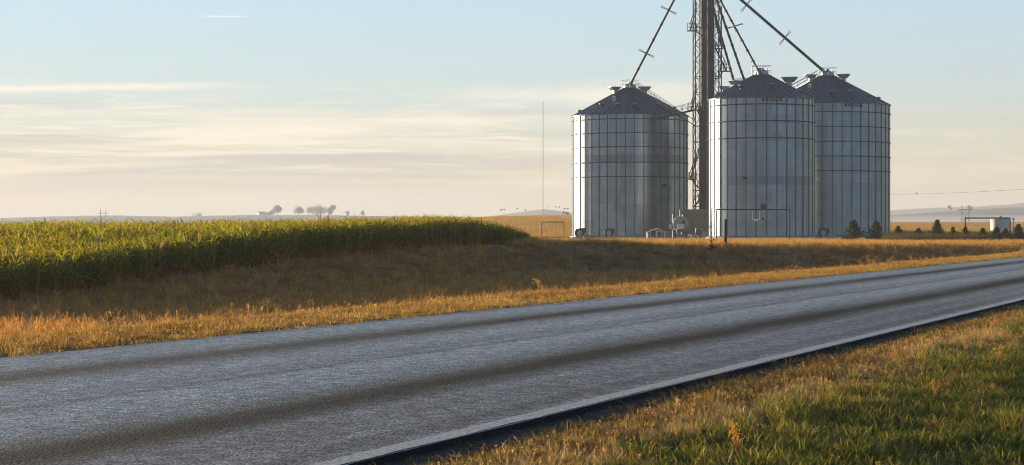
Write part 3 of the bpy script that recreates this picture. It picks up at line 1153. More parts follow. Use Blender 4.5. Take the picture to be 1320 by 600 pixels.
# spouts from the tower head to each bin
spout_defs = [
    (B1, (813, 108), 321, (904, -68), (0.23, 0.55), 'sloping spout pipe with two cross arms feeding the lone bin left of the tower'),
    (B2, (978, 93), 279, (906, -40), (0.42,), 'spout pipe with one cross arm feeding the slim front bin'),
    (B3, (1065, 95), 309, (918, -32), (0.365, 0.7), 'longest spout pipe running to the peak of the wide bin behind the slim one'),
    (B4, (946.5, 107), 337, (914, -8), (), 'steep spout pipe nearest the tower ending behind the slim front bin'),
    (B4, (959.5, 104), 337, (908, -45), (), 'steep spout pipe beside the one nearest the tower'),
]
for B, (ex, ey), ez, (hx, hy), arms, lab in spout_defs:
    p1 = P(ex, ez, E(ey, ez))
    p0 = P(hx, TZ, E(hy, TZ))
    root = empty('spout', p1)
    tag(root, lab, 'spout', 'spouts fanning out from the tower head')
    d = p0 - p1
    m = MB().tube((0, 0, 0), d, 0.19 if B is not B3 else 0.22, 12)
    L = d.length
    for q in range(1, int(L / 3)):
        c = d * (q * 3 / L)
        m.tube(c - d.normalized() * 0.05, c + d.normalized() * 0.05, 0.25, 12)
    m.build('pipe', SPOUT, root)
    MB().tube(d.normalized() * -0.9, d.normalized() * 0.9, 0.36, 12, 0.24).build('discharge_cone', GALV, root)
    dn = d.normalized()
    view = Vector((-SP, CP, 0))
    side = dn.cross(view).normalized()
    for f_ in arms:
        c = d * f_
        for tilt in (0.12, -0.12):
            v = (side + dn * tilt).normalized()
            a = MB().tube(c - v * 1.35 + view * .0, c + v * 1.35, 0.05, 6)
            if tilt > 0:
                w = view
                a.tube(c - w * 1.2, c + w * 1.2, 0.05, 6)
            a.build('cross_arm', SPOUT, root)

# ------------------------------------------------------------------ machines and small buildings at the bins
YZ = 297.0      # working yard in front of the tower


def gz(v):
    return float(height(np.array(v.x), np.array(v.y)))


def at(px, z):
    p = P(px, z)
    p.z = gz(p)
    return p


# little gabled shed
sp = at(846, 296)
u = F / 296.0
shed = empty('garden_shed', sp, PSI)
tag(shed, 'small blue gabled shed with white trim at the foot of the lone bin', 'shed')
w, hw, ph, dp = 2.5, 1.25, 1.95, 3.0
top_e = E(295.5, 296) - sp.z
eav = E(299.5, 296) - sp.z
m = MB()
m.add([(-hw, 0, -.2), (hw, 0, -.2), (hw, 0, eav), (0, 0, top_e), (-hw, 0, eav), (-hw, dp, -.2), (hw, dp, -.2), (hw, dp, eav), (0, dp, top_e), (-hw, dp, eav)],
      [(0, 1, 2, 3, 4), (9, 8, 7, 6, 5), (1, 6, 7, 2), (5, 0, 4, 9)])
m.build('wall', BLUEWALL, shed)
rf = MB()
for s in (-1, 1):
    a, b = Vector((s * (hw + .15), -.15, eav - .07)), Vector((0, -.15, top_e + .04))
    a2, b2 = a + Vector((0, dp + .3, 0)), b + Vector((0, dp + .3, 0))
    up = Vector((0, 0, .07))
    q = [a, b, b2, a2] if s > 0 else [b, a, a2, b2]
    rf.hexa(q, [v + up for v in q])
rf.build('roof', SHINGLE, shed)
tr = MB()
for s in (-1, 1):
    tr.tube((s * (hw + .15), -.2, eav - .05), (0, -.2, top_e + .06), 0.07, 6)
    tr.box((s * hw, -.03, eav / 2 - .1), (.12, .06, eav + .2))
tr.build('trim', WHITE, shed)
d = MB().box((-.45, -.03, .65), (.75, .06, 1.3)).build('door', PANE, shed)
MB().box((-.45, -.05, 1.36), (.95, .08, .1)).box((-.88, -.05, .65), (.1, .08, 1.32)).box((-.02, -.05, .65), (.1, .08, 1.32)).build('frame', WHITE, d)
wn = MB().box((.42, -.03, .75), (.5, .06, .8)).build('window', PANE, shed)
MB().box((.42, -.05, 1.19), (.66, .08, .08)).box((.42, -.05, .31), (.66, .08, .08)).box((.13, -.05, .75), (.08, .08, .8)).box((.71, -.05, .75), (.08, .08, .8)).build('frame', WHITE, wn)

# low grey lean-to behind the shed
lp = at(861, 300)
lt = empty('lean_to', lp, PSI)
tag(lt, 'low grey lean-to with dark sloping roof beside the blue shed', 'lean-to')
MB().hexa([(-1.3, 0, -.2), (1.2, 0, -.2), (1.2, 2, -.2), (-1.3, 2, -.2)], [(-1.3, 0, 1.5), (1.2, 0, 1.15), (1.2, 2, 1.15), (-1.3, 2, 1.5)]).build('wall', GREY, lt)
MB().hexa([(-1.4, -.2, 1.53), (1.35, -.2, 1.14), (1.35, 2.2, 1.14), (-1.4, 2.2, 1.53)], [(-1.4, -.2, 1.61), (1.35, -.2, 1.22), (1.35, 2.2, 1.22), (-1.4, 2.2, 1.61)]).build('roof', SHINGLE, lt)

# red and white sign on a post
gp = at(864, 296)
sg = empty('sign', gp, PSI)
tag(sg, 'small red sign with a white notice panel beside the grain dryer', 'sign')
MB().tube((0, .05, -.2), (0, .05, 2.25), 0.05, 8).build('post', GREY, sg)
zt = E(292, 296) - gp.z
MB().box((0, 0, zt), (.72, .05, .95)).build('board', RED, sg)
MB().box((.03, -.035, zt + .12), (.5, .02, .28)).box((.03, -.035, zt - .2), (.42, .02, .22)).build('notice', WHITE, sg)

# grain dryer: round burner housing in front of a long tan plenum
dz = 298.0
dpos = at(893, dz)
dry = empty('grain_dryer', dpos, PSI)
tag(dry, 'tan grain dryer with round grey burner housing and short stack', 'grain dryer')
px2x = lambda px: (px - 893) * dz / F
ze = lambda py: E(py, dz) - dpos.z
m = MB()
x0, x1, zt, zb = px2x(881), px2x(917), ze(276.5), ze(302)
m.box(((x0 + x1) / 2, 2.2, (zt + zb) / 2), (x1 - x0, 3.6, zt - zb))
m.build('plenum', TAN, dry)
m = MB().box(((x0 + x1) / 2, 2.2, ze(274)), (x1 - x0 + .2, 3.9, .9)).build('roof_duct', TAN, dry)
for q in range(7):
    MB().box((x0 + (q + .5) * (x1 - x0) / 7, .36, (zt + zb) / 2), (.08, .08, (zt - zb) * .96)).build('rib', TAN, dry)
cxx, czz = px2x(878), ze(289.5)
rr = 10.5 * dz / F
m = MB()
nn = 28
for (rad, y) in ((rr, 1.6), (rr, -.3), (rr * .86, -.55)):
    pass
m.tube((cxx, 1.7, czz), (cxx, -.3, czz), rr, 32)
m.tube((cxx, -.3, czz), (cxx, -.6, czz), rr * .95, 32, rr * .6)
m.build('burner_housing', GREY, dry, False)
MB().box((cxx - .15, -.75, czz - .35), (1.0, .35, .75)).build('control_cabinet', WHITE, dry)
MB().box((cxx + .3, -.72, czz + .35), (.35, .3, .4)).build('gas_valve', DARK, dry)
MB().tube((cxx, -.5, czz + rr * .7), (cxx - .7, -.5, czz + rr * .2), .09, 8).tube((cxx - .7, -.5, czz + rr * .2), (cxx - .7, -.5, czz - rr), .09, 8).build('gas_pipe', GREY, dry)
MB().box((cxx, .6, ze(273.5)), (.45, .5, .75)).tube((cxx, .6, ze(279)), (cxx, .6, ze(273)), .16, 10).build('stack', GREY, dry)
MB().tube((px2x(867.5), .3, 0), (px2x(867.5), .3, ze(276)), .1, 8).build('vent_pipe', GREY, dry)
for sx in (-1, 1):
    MB().box((cxx + sx * .8, .6, .25), (.15, 1.2, .9)).build('leg', DARK, dry)

# fan unit with duct beside the slim bin
fp = at(901, 292)
fan = empty('fan_unit', fp, PSI)
tag(fan, 'grey box fan with round black grille and low duct beside the slim bin', 'fan')
zc = E(299.5, 292) - fp.z
MB().box((0, .5, zc), (1.0, 1.0, 1.1)).build('housing', GREY, fan)
g_ = MB().tube((0, 0, zc), (0, -.05, zc), .4, 24).build('grille', DARK, fan)
mm = MB()
for q in range(6):
    a = q * math.pi / 6
    mm.tube((-.38 * math.cos(a), -.07, zc - .38 * math.sin(a)), (.38 * math.cos(a), -.07, zc + .38 * math.sin(a)), .012, 4)
mm.build('guard', GREY, g_)
MB().hexa([(.5, 0, 0), (2.0, 0, 0), (2.0, 1, 0), (.5, 1, 0)], [(.5, 0, zc + .1), (2.0, 0, zc - .25), (2.0, 1, zc - .25), (.5, 1, zc + .1)]).build('duct', GREY, fan)
MB().box((.2, .5, .05), (2.0, 1.2, .3)).build('base', CONC, fan)


def aeration_fan(px, z, label, s=1.0, pad=False):
    p = at(px, z)
    o = empty('aeration_fan', p, PSI)
    tag(o, label, 'fan', 'aeration fans at the feet of the bins')
    zz = E(300.5, z) - p.z
    m = MB().tube((-.15 * s, 0, zz), (-.15 * s, 1.0 * s, zz), .72 * s, 24)
    m.box((.2 * s, .5 * s, zz + .32 * s), (1.1 * s, .9 * s, .72 * s))
    m.build('scroll_housing', DARK, o)
    MB().tube((-.15 * s, -.02, zz), (-.15 * s, -.16, zz), .3 * s, 16, .4 * s).build('inlet', GALV, o)
    MB().box((-.1 * s, -.22 * s, zz - .55 * s), (.5 * s, .4 * s, .35 * s)).build('motor', GREY, o)
    MB().box((0, .45, (zz - .7 * s) / 2 - .1), (1.4 * s, 1.2 * s, zz - .62 * s + .2)).build('base', CONC if pad else STIFF, o)
    MB().hexa([(.5 * s, 0, zz - .9 * s), (2.2 * s, .4, zz - 1.1 * s), (2.2 * s, 1.4, zz - 1.1 * s), (.5 * s, 1, zz - .9 * s)],
              [(.5 * s, 0, zz - .1 * s), (2.2 * s, .4, zz - .5 * s), (2.2 * s, 1.4, zz - .5 * s), (.5 * s, 1, zz - .1 * s)]).build('duct', GREY, o)


aeration_fan(748.5, 309, 'dark aeration fan on a concrete block at the sunlit edge of the lone bin', 1.05, True)
aeration_fan(786, 308, 'dark aeration fan against the shaded front of the lone bin', .95)
aeration_fan(1062.5, 297, 'dark aeration fan in the gap between the slim bin and the wide bin behind', .95)

# concrete block catching the sun
cb = at(746, 300)
b = MB()
b.box((0, 0, E(308, 300) - cb.z - .4), (1.75, 1.2, 1.25))
tag(b.build('concrete_block', CONC, None, loc=cb, rz=PSI), 'pale concrete block in the sun at the corner of the lone bin', 'block')


# ------------------------------------------------------------------ pipe frames, posts, tank
def pipe_frame(px0, px1, py, z, r, mat, label, extra=None, z1=None):
    z1 = z1 or z
    a, b = at(px0, z), at(px1, z1)
    root = empty('pipe_frame', a)
    tag(root, label, 'pipe frame', 'pipe gate frames around the yard')
    ta, tb = P(px0, z, E(py, z)), P(px1, z1, E(py, z1))
    MB().tube(Vector((0, 0, -.3)), ta - a + Vector((0, 0, r)), r, 8).build('post', mat, root)
    MB().tube(b - a - Vector((0, 0, .3)), tb - a + Vector((0, 0, r)), r, 8).build('post', mat, root)
    MB().tube(ta - a, tb - a, r, 8).build('crossbar', mat, root)
    if extra:
        extra(root, a)
    return root


def low_rail(root, a):
    q0, q1 = P(727, 290, E(307, 290)), P(752, 290, E(307, 290))
    MB().tube(q0 - a, q1 - a, .06, 8).build('rail', RUST, root)


pipe_frame(698.5, 727, 286.5, 290, .065, RUST, 'rusty pipe frame standing in front of the golden field', low_rail)
pipe_frame(923.5, 1017.5, 270.3, 255, .075, BLACKPIPE, 'wide dark pipe frame spanning the front of the slim bin')
pipe_frame(1244.2, 1302, 281.3, 300, .09, BLACKPIPE, 'dark pipe frame beside the white tank')

# dark fence post
fp = at(935, 118)
o = empty('fence_post', fp)
tag(o, 'short thick dark fence post on the grassy bank', 'post', 'fence posts on the bank')
MB().tube((0, 0, -.4), (0.02, 0, 1.66), .085, 10, .075).build('post', WOOD, o)
MB().tube((-.09, -.02, .55), (.11, -.02, .55), .012, 6).tube((-.09, -.02, 1.1), (.11, -.02, 1.1), .012, 6).build('wire_staple', GALV, o)
# thin rusty post wrapped in a dead vine
rp = at(917.5, 116)
o = empty('fence_post', rp)
tag(o, 'tall thin rusty post wrapped in dead vine on the bank', 'post', 'fence posts on the bank')
MB().tube((0, 0, -.3), (-.02, 0, 2.45), .024, 8).tube((-.02, 0, 2.42), (.14, 0, 2.62), .014, 6).build('post', RUST, o)
m = MB()
rr_ = random.Random(3)
for q in range(60):
    z0 = rr_.random() ** 1.5 * 1.5
    a = rr_.random() * 6.28
    c = Vector((math.cos(a) * .05, math.sin(a) * .05, z0))
    e = c + Vector((rr_.uniform(-.16, .16), rr_.uniform(-.16, .16), rr_.uniform(-.05, .2)))
    m.tube(c, e, .006, 4, .003)
    s_ = .035
    m.add([e + Vector((-s_, 0, -s_)), e + Vector((s_, .02, 0)), e + Vector((0, -.02, s_ * 1.6))], [(0, 1, 2)])
m.build('vine', RUST, o)

# white tank
CREAM = plain('cream_paint', (0.60, 0.54, 0.45), 0.5, 0, 0.15, 1.5)
tk = at(1289.5, 335)
o = empty('storage_tank', tk)
tag(o, 'upright white cylindrical tank behind the young evergreens', 'tank')
tr_ = 12.6 * 335 / F
th_ = E(282.5, 335) - tk.z
MB().lathe([(tr_, -.3), (tr_, th_ - .1), (tr_ - .08, th_), (.3, th_ + .22), (.01, th_ + .22)], 40).build('shell', CREAM, o, True)
MB().tube((0, 0, th_ + .2), (0, 0, th_ + .45), .25, 16).build('lid', GREY, o)
tkf = math.atan2(-tk.y, -tk.x)
m = MB()
for dd in (-.09, .09):
    aa = tkf - .45 + dd
    m.tube((math.cos(aa) * (tr_ + .12), math.sin(aa) * (tr_ + .12), 0), (math.cos(aa) * (tr_ + .12), math.sin(aa) * (tr_ + .12), th_ - .2), .03, 6)
m.build('ladder', GREY, o)
# small post with a cap right of the tank
pp = at(1306.5, 330)
o = empty('marker_post', pp)
tag(o, 'slender pale post just right of the white tank', 'post')
MB().tube((0, 0, -.2), (0, 0, E(283.5, 330) - pp.z), .09, 8).build('post', GREY, o)
MB().box((0, 0, E(282.5, 330) - pp.z), (.4, .4, .25)).build('cap', WHITE, o)


# red farm truck, cut by the picture's edge
def truck():
    p = at(1333, 345)
    o = empty('farm_truck', p, PSI)
    tag(o, 'red farm truck cut off at the picture edge beyond the white tank', 'truck')
    m = MB()
    m.hexa([(-2.4, -.9, .55), (-.6, -.9, .55), (-.6, .9, .55), (-2.4, .9, .55)], [(-2.35, -.85, 1.15), (-.6, -.9, 1.3), (-.6, .9, 1.3), (-2.35, .85, 1.15)])
    m.hexa([(-.6, -.9, .55), (.8, -.9, .55), (.8, .9, .55), (-.6, .9, .55)], [(-.35, -.8, 2.0), (.75, -.8, 2.0), (.75, .8, 2.0), (-.35, .8, 2.0)])
    m.build('cab', RED, o)
    MB().hexa([(.9, -1.05, .8), (5.2, -1.05, .8), (5.2, 1.05, .8), (.9, 1.05, .8)], [(.9, -1.1, 2.3), (5.2, -1.1, 2.3), (5.2, 1.1, 2.3), (.9, 1.1, 2.3)]).build('grain_box', RED, o)
    MB().hexa([(-.46, -.915, 1.35), (.6, -.915, 1.35), (.6, -.85, 1.35), (-.46, -.85, 1.35)], [(-.3, -.83, 1.9), (.6, -.83, 1.9), (.6, -.78, 1.9), (-.3, -.78, 1.9)]).build('window', PANE, o)
    MB().box((1.6, 0, .6), (7.0, .8, .2)).build('chassis', DARK, o)
    for x in (-1.5, 3.2, 4.3):
        for y in (-.85, .85):
            wv = MB().tube((x, y - .14, .45), (x, y + .14, .45), .45, 20).build('wheel', RUBBER, o)
            MB().tube((x, y - .155, .45), (x, y + .155, .45), .22, 14).build('rim', GALV, wv)
    MB().box((-2.42, -.6, .9), (.08, .25, .18)).build('headlight', WHITE, o)


truck()


# ------------------------------------------------------------------ power line, pylons, mast, far farm
def pole(px, z, h_, label):
    p = at(px, z)
    o = empty('utility_pole', p, PSI)
    tag(o, label, 'utility pole', 'far power line poles')
    MB().tube((0, 0, -1), (0, 0, h_), .16, 8, .11).build('pole', WOOD, o)
    MB().box((0, 0, h_ - .7), (2.4, .12, .14)).build('crossarm', WOOD, o)
    return o, p


pl1, pa = pole(1095, 520, E(251, 520) + .4, 'wooden power pole behind the wide bin')
pl2, pb = pole(1500, 430, E(228, 430) + .4, 'wooden power pole beyond the picture edge')
m = MB()
A, Bq = P(1095, 520, E(251, 520)), P(1500, 430, E(228, 430))
pts = [A.lerp(Bq, q / 24) - Vector((0, 0, 1.1 * 4 * (q / 24) * (1 - q / 24))) for q in range(25)]
wire = MB().path([v - A for v in pts], .035, 5).build('power_line', DARK, None, loc=A)
tag(wire, 'thin sagging power line crossing the sky right of the bins', 'wire')

bm_ = MB()


def bird_mesh(k):
    rr = random.Random(k)
    m = MB()
    s = .34
    f1 = rr.uniform(.1, .5)
    m.lathe([(.005, -.24), (.045, -.16), (.075, 0), (.06, .12), (.035, .19), (.005, .26)], 8)
    # body axis to x
    m.v = [(v[2], v[0], v[1]) for v in m.v]
    for sg in (-1, 1):
        m.add([(.1, 0, .03), (-.06, 0, .03), (-.02, sg * s * .55, .03 + f1 * .3), (.07, sg * s * .55, .04 + f1 * .3), (-.1, sg * s, f1 * .22), (-.02, sg * s, .01 + f1 * .22)],
              [(0, 1, 2, 3), (3, 2, 4, 5)])
    m.add([(-.22, -.02, 0), (-.22, .02, 0), (-.36, .06, 0), (-.36, -.06, 0)], [(0, 1, 2, 3)])
    return m.mesh('bird', BIRD)


bms = [bird_mesh(k) for k in range(4)]
for k, (px, py) in enumerate(((646, 271), (650, 270.5), (667, 269.5), (677.5, 271), (706, 267.3), (716.5, 267), (721, 267.4), (728, 269), (732, 269.8))):
    zz = 300 + 20 * (k % 3)
    o = link('bird', bms[k % 4], None, P(px, zz, E(py, zz)), k * 1.3)
    o.scale = (.9,) * 3
    tag(o, 'small dark bird flying low over the golden field', 'bird', 'birds over the golden field')
for k, f_ in enumerate((0.247, 0.475, 0.528)):
    q = A.lerp(Bq, f_) - Vector((0, 0, 1.1 * 4 * f_ * (1 - f_) - .12))
    o = link('bird', bms[k], None, q, k * .8 + PSI)
    o.scale = (1.1,) * 3
    tag(o, 'small dark bird perched on the sagging power line', 'bird', 'birds on the power line')

# radio mast
mz = 1100.0
mp_ = at(700, mz)
mast = empty('radio_mast', mp_, PSI)
tag(mast, 'very tall thin radio mast faint on the horizon', 'radio mast')
mh = E(131, mz) - mp_.z
m = MB()
for q in range(3):
    a = q * 2.094
    m.tube((.22 * math.cos(a), .22 * math.sin(a), 0), (.22 * math.cos(a), .22 * math.sin(a), mh), .045, 5)
m.build('mast', TOWER, mast)
m = MB()
nb_ = int(mh / 2)
for q in range(nb_):
    z0 = q * mh / nb_
    for s in range(3):
        a, b_ = s * 2.094, (s + 1) * 2.094
        m.tube((.22 * math.cos(a), .22 * math.sin(a), z0), (.22 * math.cos(b_), .22 * math.sin(b_), z0 + mh / nb_), .02, 4)
m.build('lattice', TOWER, mast)
for s in range(3):
    a = s * 2.094 + .4
    mm = MB()
    for hh in (.4, .75, .97):
        mm.tube((0, 0, mh * hh), (35 * math.cos(a), 35 * math.sin(a), 0), .006, 4)
    mm.build('guy_wires', TOWER, mast)


def pylon(px, z, py_top, label):
    p = at(px, z)
    o = empty('pylon', p, PSI)
    tag(o, label, 'pylon', 'far transmission pylons')
    h_ = E(py_top, z) - p.z
    for s in (-1, 1):
        MB().tube((s * 2.6, 0, 0), (s * 2.6, 0, h_), .32, 6).build('leg', WOOD, o)
    MB().box((0, 0, h_ * .86), (11, .4, .5)).build('crossarm', WOOD, o)
    MB().tube((-2.6, 0, h_ * .5), (2.6, 0, h_ * .8), .15, 5).tube((2.6, 0, h_ * .5), (-2.6, 0, h_ * .8), .15, 5).build('brace', WOOD, o)


pylon(133, 1900, 270.5, 'twin legged timber pylon faint above the green crop')
pylon(1244.5, 1500, 264.5, 'twin legged timber pylon behind the dark pipe frame')

# far white house
hp = P(337, 2780, E(277.6, 2780))
hs = empty('farmhouse', hp, PSI + .5)
tag(hs, 'far white gabled farmhouse in haze beside the trees', 'house')
m = MB()
m.add([(-5, -4, -4), (5, -4, -4), (5, 4, -4), (-5, 4, -4), (-5, -4, 2.2), (5, -4, 2.2), (5, 4, 2.2), (-5, 4, 2.2), (-5, 0, 4.6), (5, 0, 4.6)],
      [(0, 1, 5, 4), (2, 3, 7, 6), (1, 2, 6, 9, 5), (3, 0, 4, 8, 7)])
m.build('wall', HOUSE, hs)
MB().hexa([(-5.4, -4.5, 1.9), (5.4, -4.5, 1.9), (5.4, 0, 4.6), (-5.4, 0, 4.6)], [(-5.4, -4.5, 2.2), (5.4, -4.5, 2.2), (5.4, 0, 4.95), (-5.4, 0, 4.95)]).hexa(
    [(-5.4, 0, 4.6), (5.4, 0, 4.6), (5.4, 4.5, 1.9), (-5.4, 4.5, 1.9)], [(-5.4, 0, 4.95), (5.4, 0, 4.95), (5.4, 4.5, 2.2), (-5.4, 4.5, 2.2)]).build('roof', GREY, hs)
bp = P(343, 2800, E(277.8, 2800))
br = empty('barn', bp, PSI - .2)
tag(br, 'long low grey barn behind the far white farmhouse', 'barn')
MB().box((0, 0, -1), (13, 7, 5.5)).build('wall', GREY, br)
MB().hexa([(-7, -4, 1.6), (7, -4, 1.6), (7, 0, 3.6), (-7, 0, 3.6)], [(-7, -4, 1.9), (7, -4, 1.9), (7, 0, 3.9), (-7, 0, 3.9)]).hexa(
    [(-7, 0, 3.6), (7, 0, 3.6), (7, 4, 1.6), (-7, 4, 1.6)], [(-7, 0, 3.9), (7, 0, 3.9), (7, 4, 1.9), (-7, 4, 1.9)]).build('roof', GREY, br)


def leaf_cloud(centres, radii, n, size, rs, squash=1.0):
    """leaf clumps scattered through several lobes: many small tilted quads"""
    k = rs.integers(0, len(centres), n)
    d = rs.normal(size=(n, 3))
    d /= np.linalg.norm(d, axis=1)[:, None]
    rad = rs.random(n) ** 0.45
    c = np.array(centres)[k] + d * (np.array(radii)[k] * rad)[:, None] * np.array([1, 1, squash])
    a = rs.normal(size=(n, 3)); a /= np.linalg.norm(a, axis=1)[:, None]
    b = np.cross(a, rs.normal(size=(n, 3))); b /= np.linalg.norm(b, axis=1)[:, None]
    s = size * (0.6 + 0.8 * rs.random(n))[:, None]
    v = np.stack([c - a * s, c + b * s * .55, c + a * s, c - b * s * .55], 1).reshape(-1, 3)
    f = np.arange(4 * n).reshape(-1, 4)
    shade = np.repeat(0.6 + 0.8 * rs.random(n), 4)
    return v, f, shade


def np_mesh(name, v, f, shade, mat):
    me = bpy.data.meshes.new(name)
    me.from_pydata(v.tolist(), [], f.tolist() if hasattr(f, 'tolist') else f)
    ca = me.color_attributes.new('shade', 'FLOAT_COLOR', 'POINT')
    s = np.asarray(shade)
    if s.ndim == 1:
        s = np.stack([s, s, s], -1)
    ca.data.foreach_set('color', np.concatenate([s, np.ones((len(v), 1))], 1).astype(np.float32).ravel())
    me.materials.append(mat)
    me.update()
    return me


def far_tree(px, z, py_base, py_top, wpx, label, seed, lobes=7, trunk=0.3):
    rs = np.random.default_rng(seed)
    p = P(px, z, E(py_base, z))
    o = empty('tree', p)
    tag(o, label, 'tree', 'hazy trees on the far rise')
    h_ = (py_base - py_top) * z / F
    w_ = wpx * z / F / 2
    ce, ra = [], []
    for q in range(lobes):
        a = rs.random() * 6.28
        d_ = rs.random() ** .6 * w_ * .62
        zc = h_ * (trunk + .08 + rs.random() * (.74 - trunk))
        ce.append((math.cos(a) * d_, math.sin(a) * d_, zc)); ra.append(min(w_, h_) * (.42 + .25 * rs.random()))
    v, f, s = leaf_cloud(ce, ra, 2200, h_ * .04, rs, 1.0)
    link('crown', np_mesh('crown', v, f, s, CROWN), o)
    m = MB().tube((0, 0, -1.5), (0, 0, h_ * .6), h_ * .03, 8, h_ * .012)
    for c in ce[:5]:
        m.tube((0, 0, h_ * trunk), c, h_ * .013, 5, h_ * .005)
    m.build('trunk', BARK, o)


FT = 2790.0
far_tree(358, FT, 277.5, 263.5, 12, 'open crowned far tree just right of the white farmhouse', 1, 9, .2)
far_tree(350, FT, 278, 270.5, 10, 'low far bush between the farmhouse and the open tree', 2, 5, .1)
far_tree(385, FT, 277, 266.0, 15, 'round far tree standing apart in the middle of the group', 3, 10, .12)
far_tree(403, FT + 30, 277.5, 268, 20, 'low wide far tree left of the densest clump', 4, 7, .1)
far_tree(414, FT, 278, 265.5, 22, 'broad dense far tree, widest of the group', 5, 9, .1)
far_tree(427, FT, 277.5, 263.5, 11, 'tall far tree at the right end of the group', 6, 9, .18)
far_tree(448, FT, 278, 271.5, 6, 'tiny far tree right of the group', 7, 6, .1)
far_tree(467, FT + 60, 278.5, 271, 8, 'small far tree farthest right of the group', 8, 7, .1)
far_tree(254, 2810, 280.5, 275.3, 22, 'long low far grove left of the white farmhouse', 9, 9, .05)
far_tree(1224.5, 2600, 271.0, 264.5, 5.5, 'single tiny tree on the misty hill left of the pylon', 10, 6, .05)
far_tree(1250, 2600, 270.0, 265.0, 9, 'small clump of trees on the misty hill right of the pylon', 11, 5, .05)
far_tree(730, 900, 276.5, 272.4, 14, 'low dark bush on the crest of the golden field beside the lone bin', 12, 6, .05)

# ------------------------------------------------------------------ young evergreens


def evergreen_mesh(seed, h_=1.7, w_=0.62, lean=0.0, multi=1):
    rs = np.random.default_rng(seed)
    V, Fc, Sh = [], [], []
    nv = 0
    tr = MB().tube((0, 0, -.2), (lean * .3, 0, h_ * .9), .035, 6, .012)
    for q in range(170):
        f_ = rs.random() ** 1.15
        zc = h_ * (.06 + .9 * f_)
        prof = (1 - f_) ** .95 * (.72 + .45 * vnoise(np.array(f_ * 7), np.array(float(seed))))
        a = rs.random() * 6.283
        L = w_ * (prof + .08) * (.65 + .5 * rs.random())
        base = np.array([lean * .3 * f_, 0, zc])
        dirv = np.array([math.cos(a), math.sin(a), .35 + .5 * f_])
        dirv /= np.linalg.norm(dirv)
        tip = base + dirv * L
        tr.tube(tuple(base), tuple(tip), .009, 3, .003, False)
        n = 26
        tt_ = rs.random(n) ** .7
        c = base + np.outer(tt_, tip - base)
        dd = dirv + rs.normal(size=(n, 3)) * .75
        dd /= np.linalg.norm(dd, axis=1)[:, None]
        ln = .10 * (.6 + .8 * rs.random(n))[:, None]
        sd = np.cross(dd, rs.normal(size=(n, 3))); sd /= np.linalg.norm(sd, axis=1)[:, None]
        v = np.stack([c - sd * .024, c + sd * .024, c + dd * ln], 1).reshape(-1, 3)
        V.append(v); Fc.append(np.arange(3 * n).reshape(-1, 3) + nv); nv += 3 * n
        Sh.append(np.repeat(.6 + .9 * rs.random(n), 3))
    return np_mesh('crown', np.concatenate(V), np.concatenate(Fc), np.concatenate(Sh), NEEDLE), tr.mesh('trunk', BARK)


evs = [evergreen_mesh(s, 1.7, w) for s, w in ((21, .70), (22, .60), (23, .78), (24, .66))]
ORD = ['first', 'second', 'third', 'fourth', 'fifth', 'sixth', 'seventh', 'eighth', 'ninth', 'tenth', 'eleventh']
ev_def = [(1100, 288.5, 312, 232, 26), (1129.5, 288.5, 312, 231, 25), (1158, 295, 313, 226, 16), (1184, 297, 314, 224, 17), (1208, 288, 314.5, 222, 19), (1228.5, 295.5, 315, 220, 17),
          (1244.5, 296, 315, 219, 15), (1267, 297, 315.5, 218, 16), (1285, 296, 316, 217, 16), (1296.5, 297, 316, 216, 17), (1313, 293, 316.5, 215, 18)]
for k, (px, pt, pb_, z, w) in enumerate(ev_def):
    p = at(px, z)
    o = empty('young_evergreen', p, k * 1.9)
    lab = ('bushy young evergreen in front of the wide bin, left of its twin', 'bushy young evergreen at the lower edge of the wide bin')[k] if k < 2 else \
        ORD[k] + ' young evergreen counted rightwards along the row beside the road'
    tag(o, lab, 'evergreen', 'young evergreens in a row')
    hh = (E(pt, z) - p.z) * 1.2
    ws = w * z / F / 1.02
    for nme, me in zip(('crown', 'trunk'), evs[k % 4]):
        c = link(nme, me, o)
        c.scale = (ws, ws, hh / 1.72)

# ------------------------------------------------------------------ crops and grasses (instanced)


def blade(rs, n_seg, h_, w_, bend, az, x0, y0, tip=0.1, twist=0.0):
    """one grass blade / leaf as a tapered bent strip; returns verts, quads, height fraction"""
    vv = []
    ca, sa = math.cos(az), math.sin(az)
    for i in range(n_seg + 1):
        f_ = i / n_seg
        r_ = bend * h_ * f_ ** 1.9
        z_ = h_ * (f_ - .38 * bend * f_ ** 3)
        w = w_ * (1 - f_) ** .7 * .5 + w_ * tip * .5
        tw = az + math.pi / 2 + twist * f_
        cx, cy = x0 + ca * r_, y0 + sa * r_
        vv += [(cx - math.cos(tw) * w, cy - math.sin(tw) * w, z_), (cx + math.cos(tw) * w, cy + math.sin(tw) * w, z_)]
    return vv


def strips_mesh(name, strips, mat):
    """strips: list of (verts, rgb shade at base, rgb at tip)"""
    V, Fc, Sh = [], [], []
    for vv, s0, s1 in strips:
        b = len(V)
        n = len(vv) // 2
        V += vv
        for i in range(n):
            f_ = i / max(1, n - 1)
            c = [s0[j] + (s1[j] - s0[j]) * f_ for j in range(3)]
            Sh += [c, c]
        for i in range(n - 1):
            Fc.append((b + 2 * i, b + 2 * i + 1, b + 2 * i + 3, b + 2 * i + 2))
    return np_mesh(name, np.array(V), Fc, np.array(Sh), mat)


def template_collection(name, meshes):
    c = bpy.data.collections.new(name)
    for i, me in enumerate(meshes):
        o = bpy.data.objects.new('%s.%03d' % (name, i), me)
        c.objects.link(o)
    return c


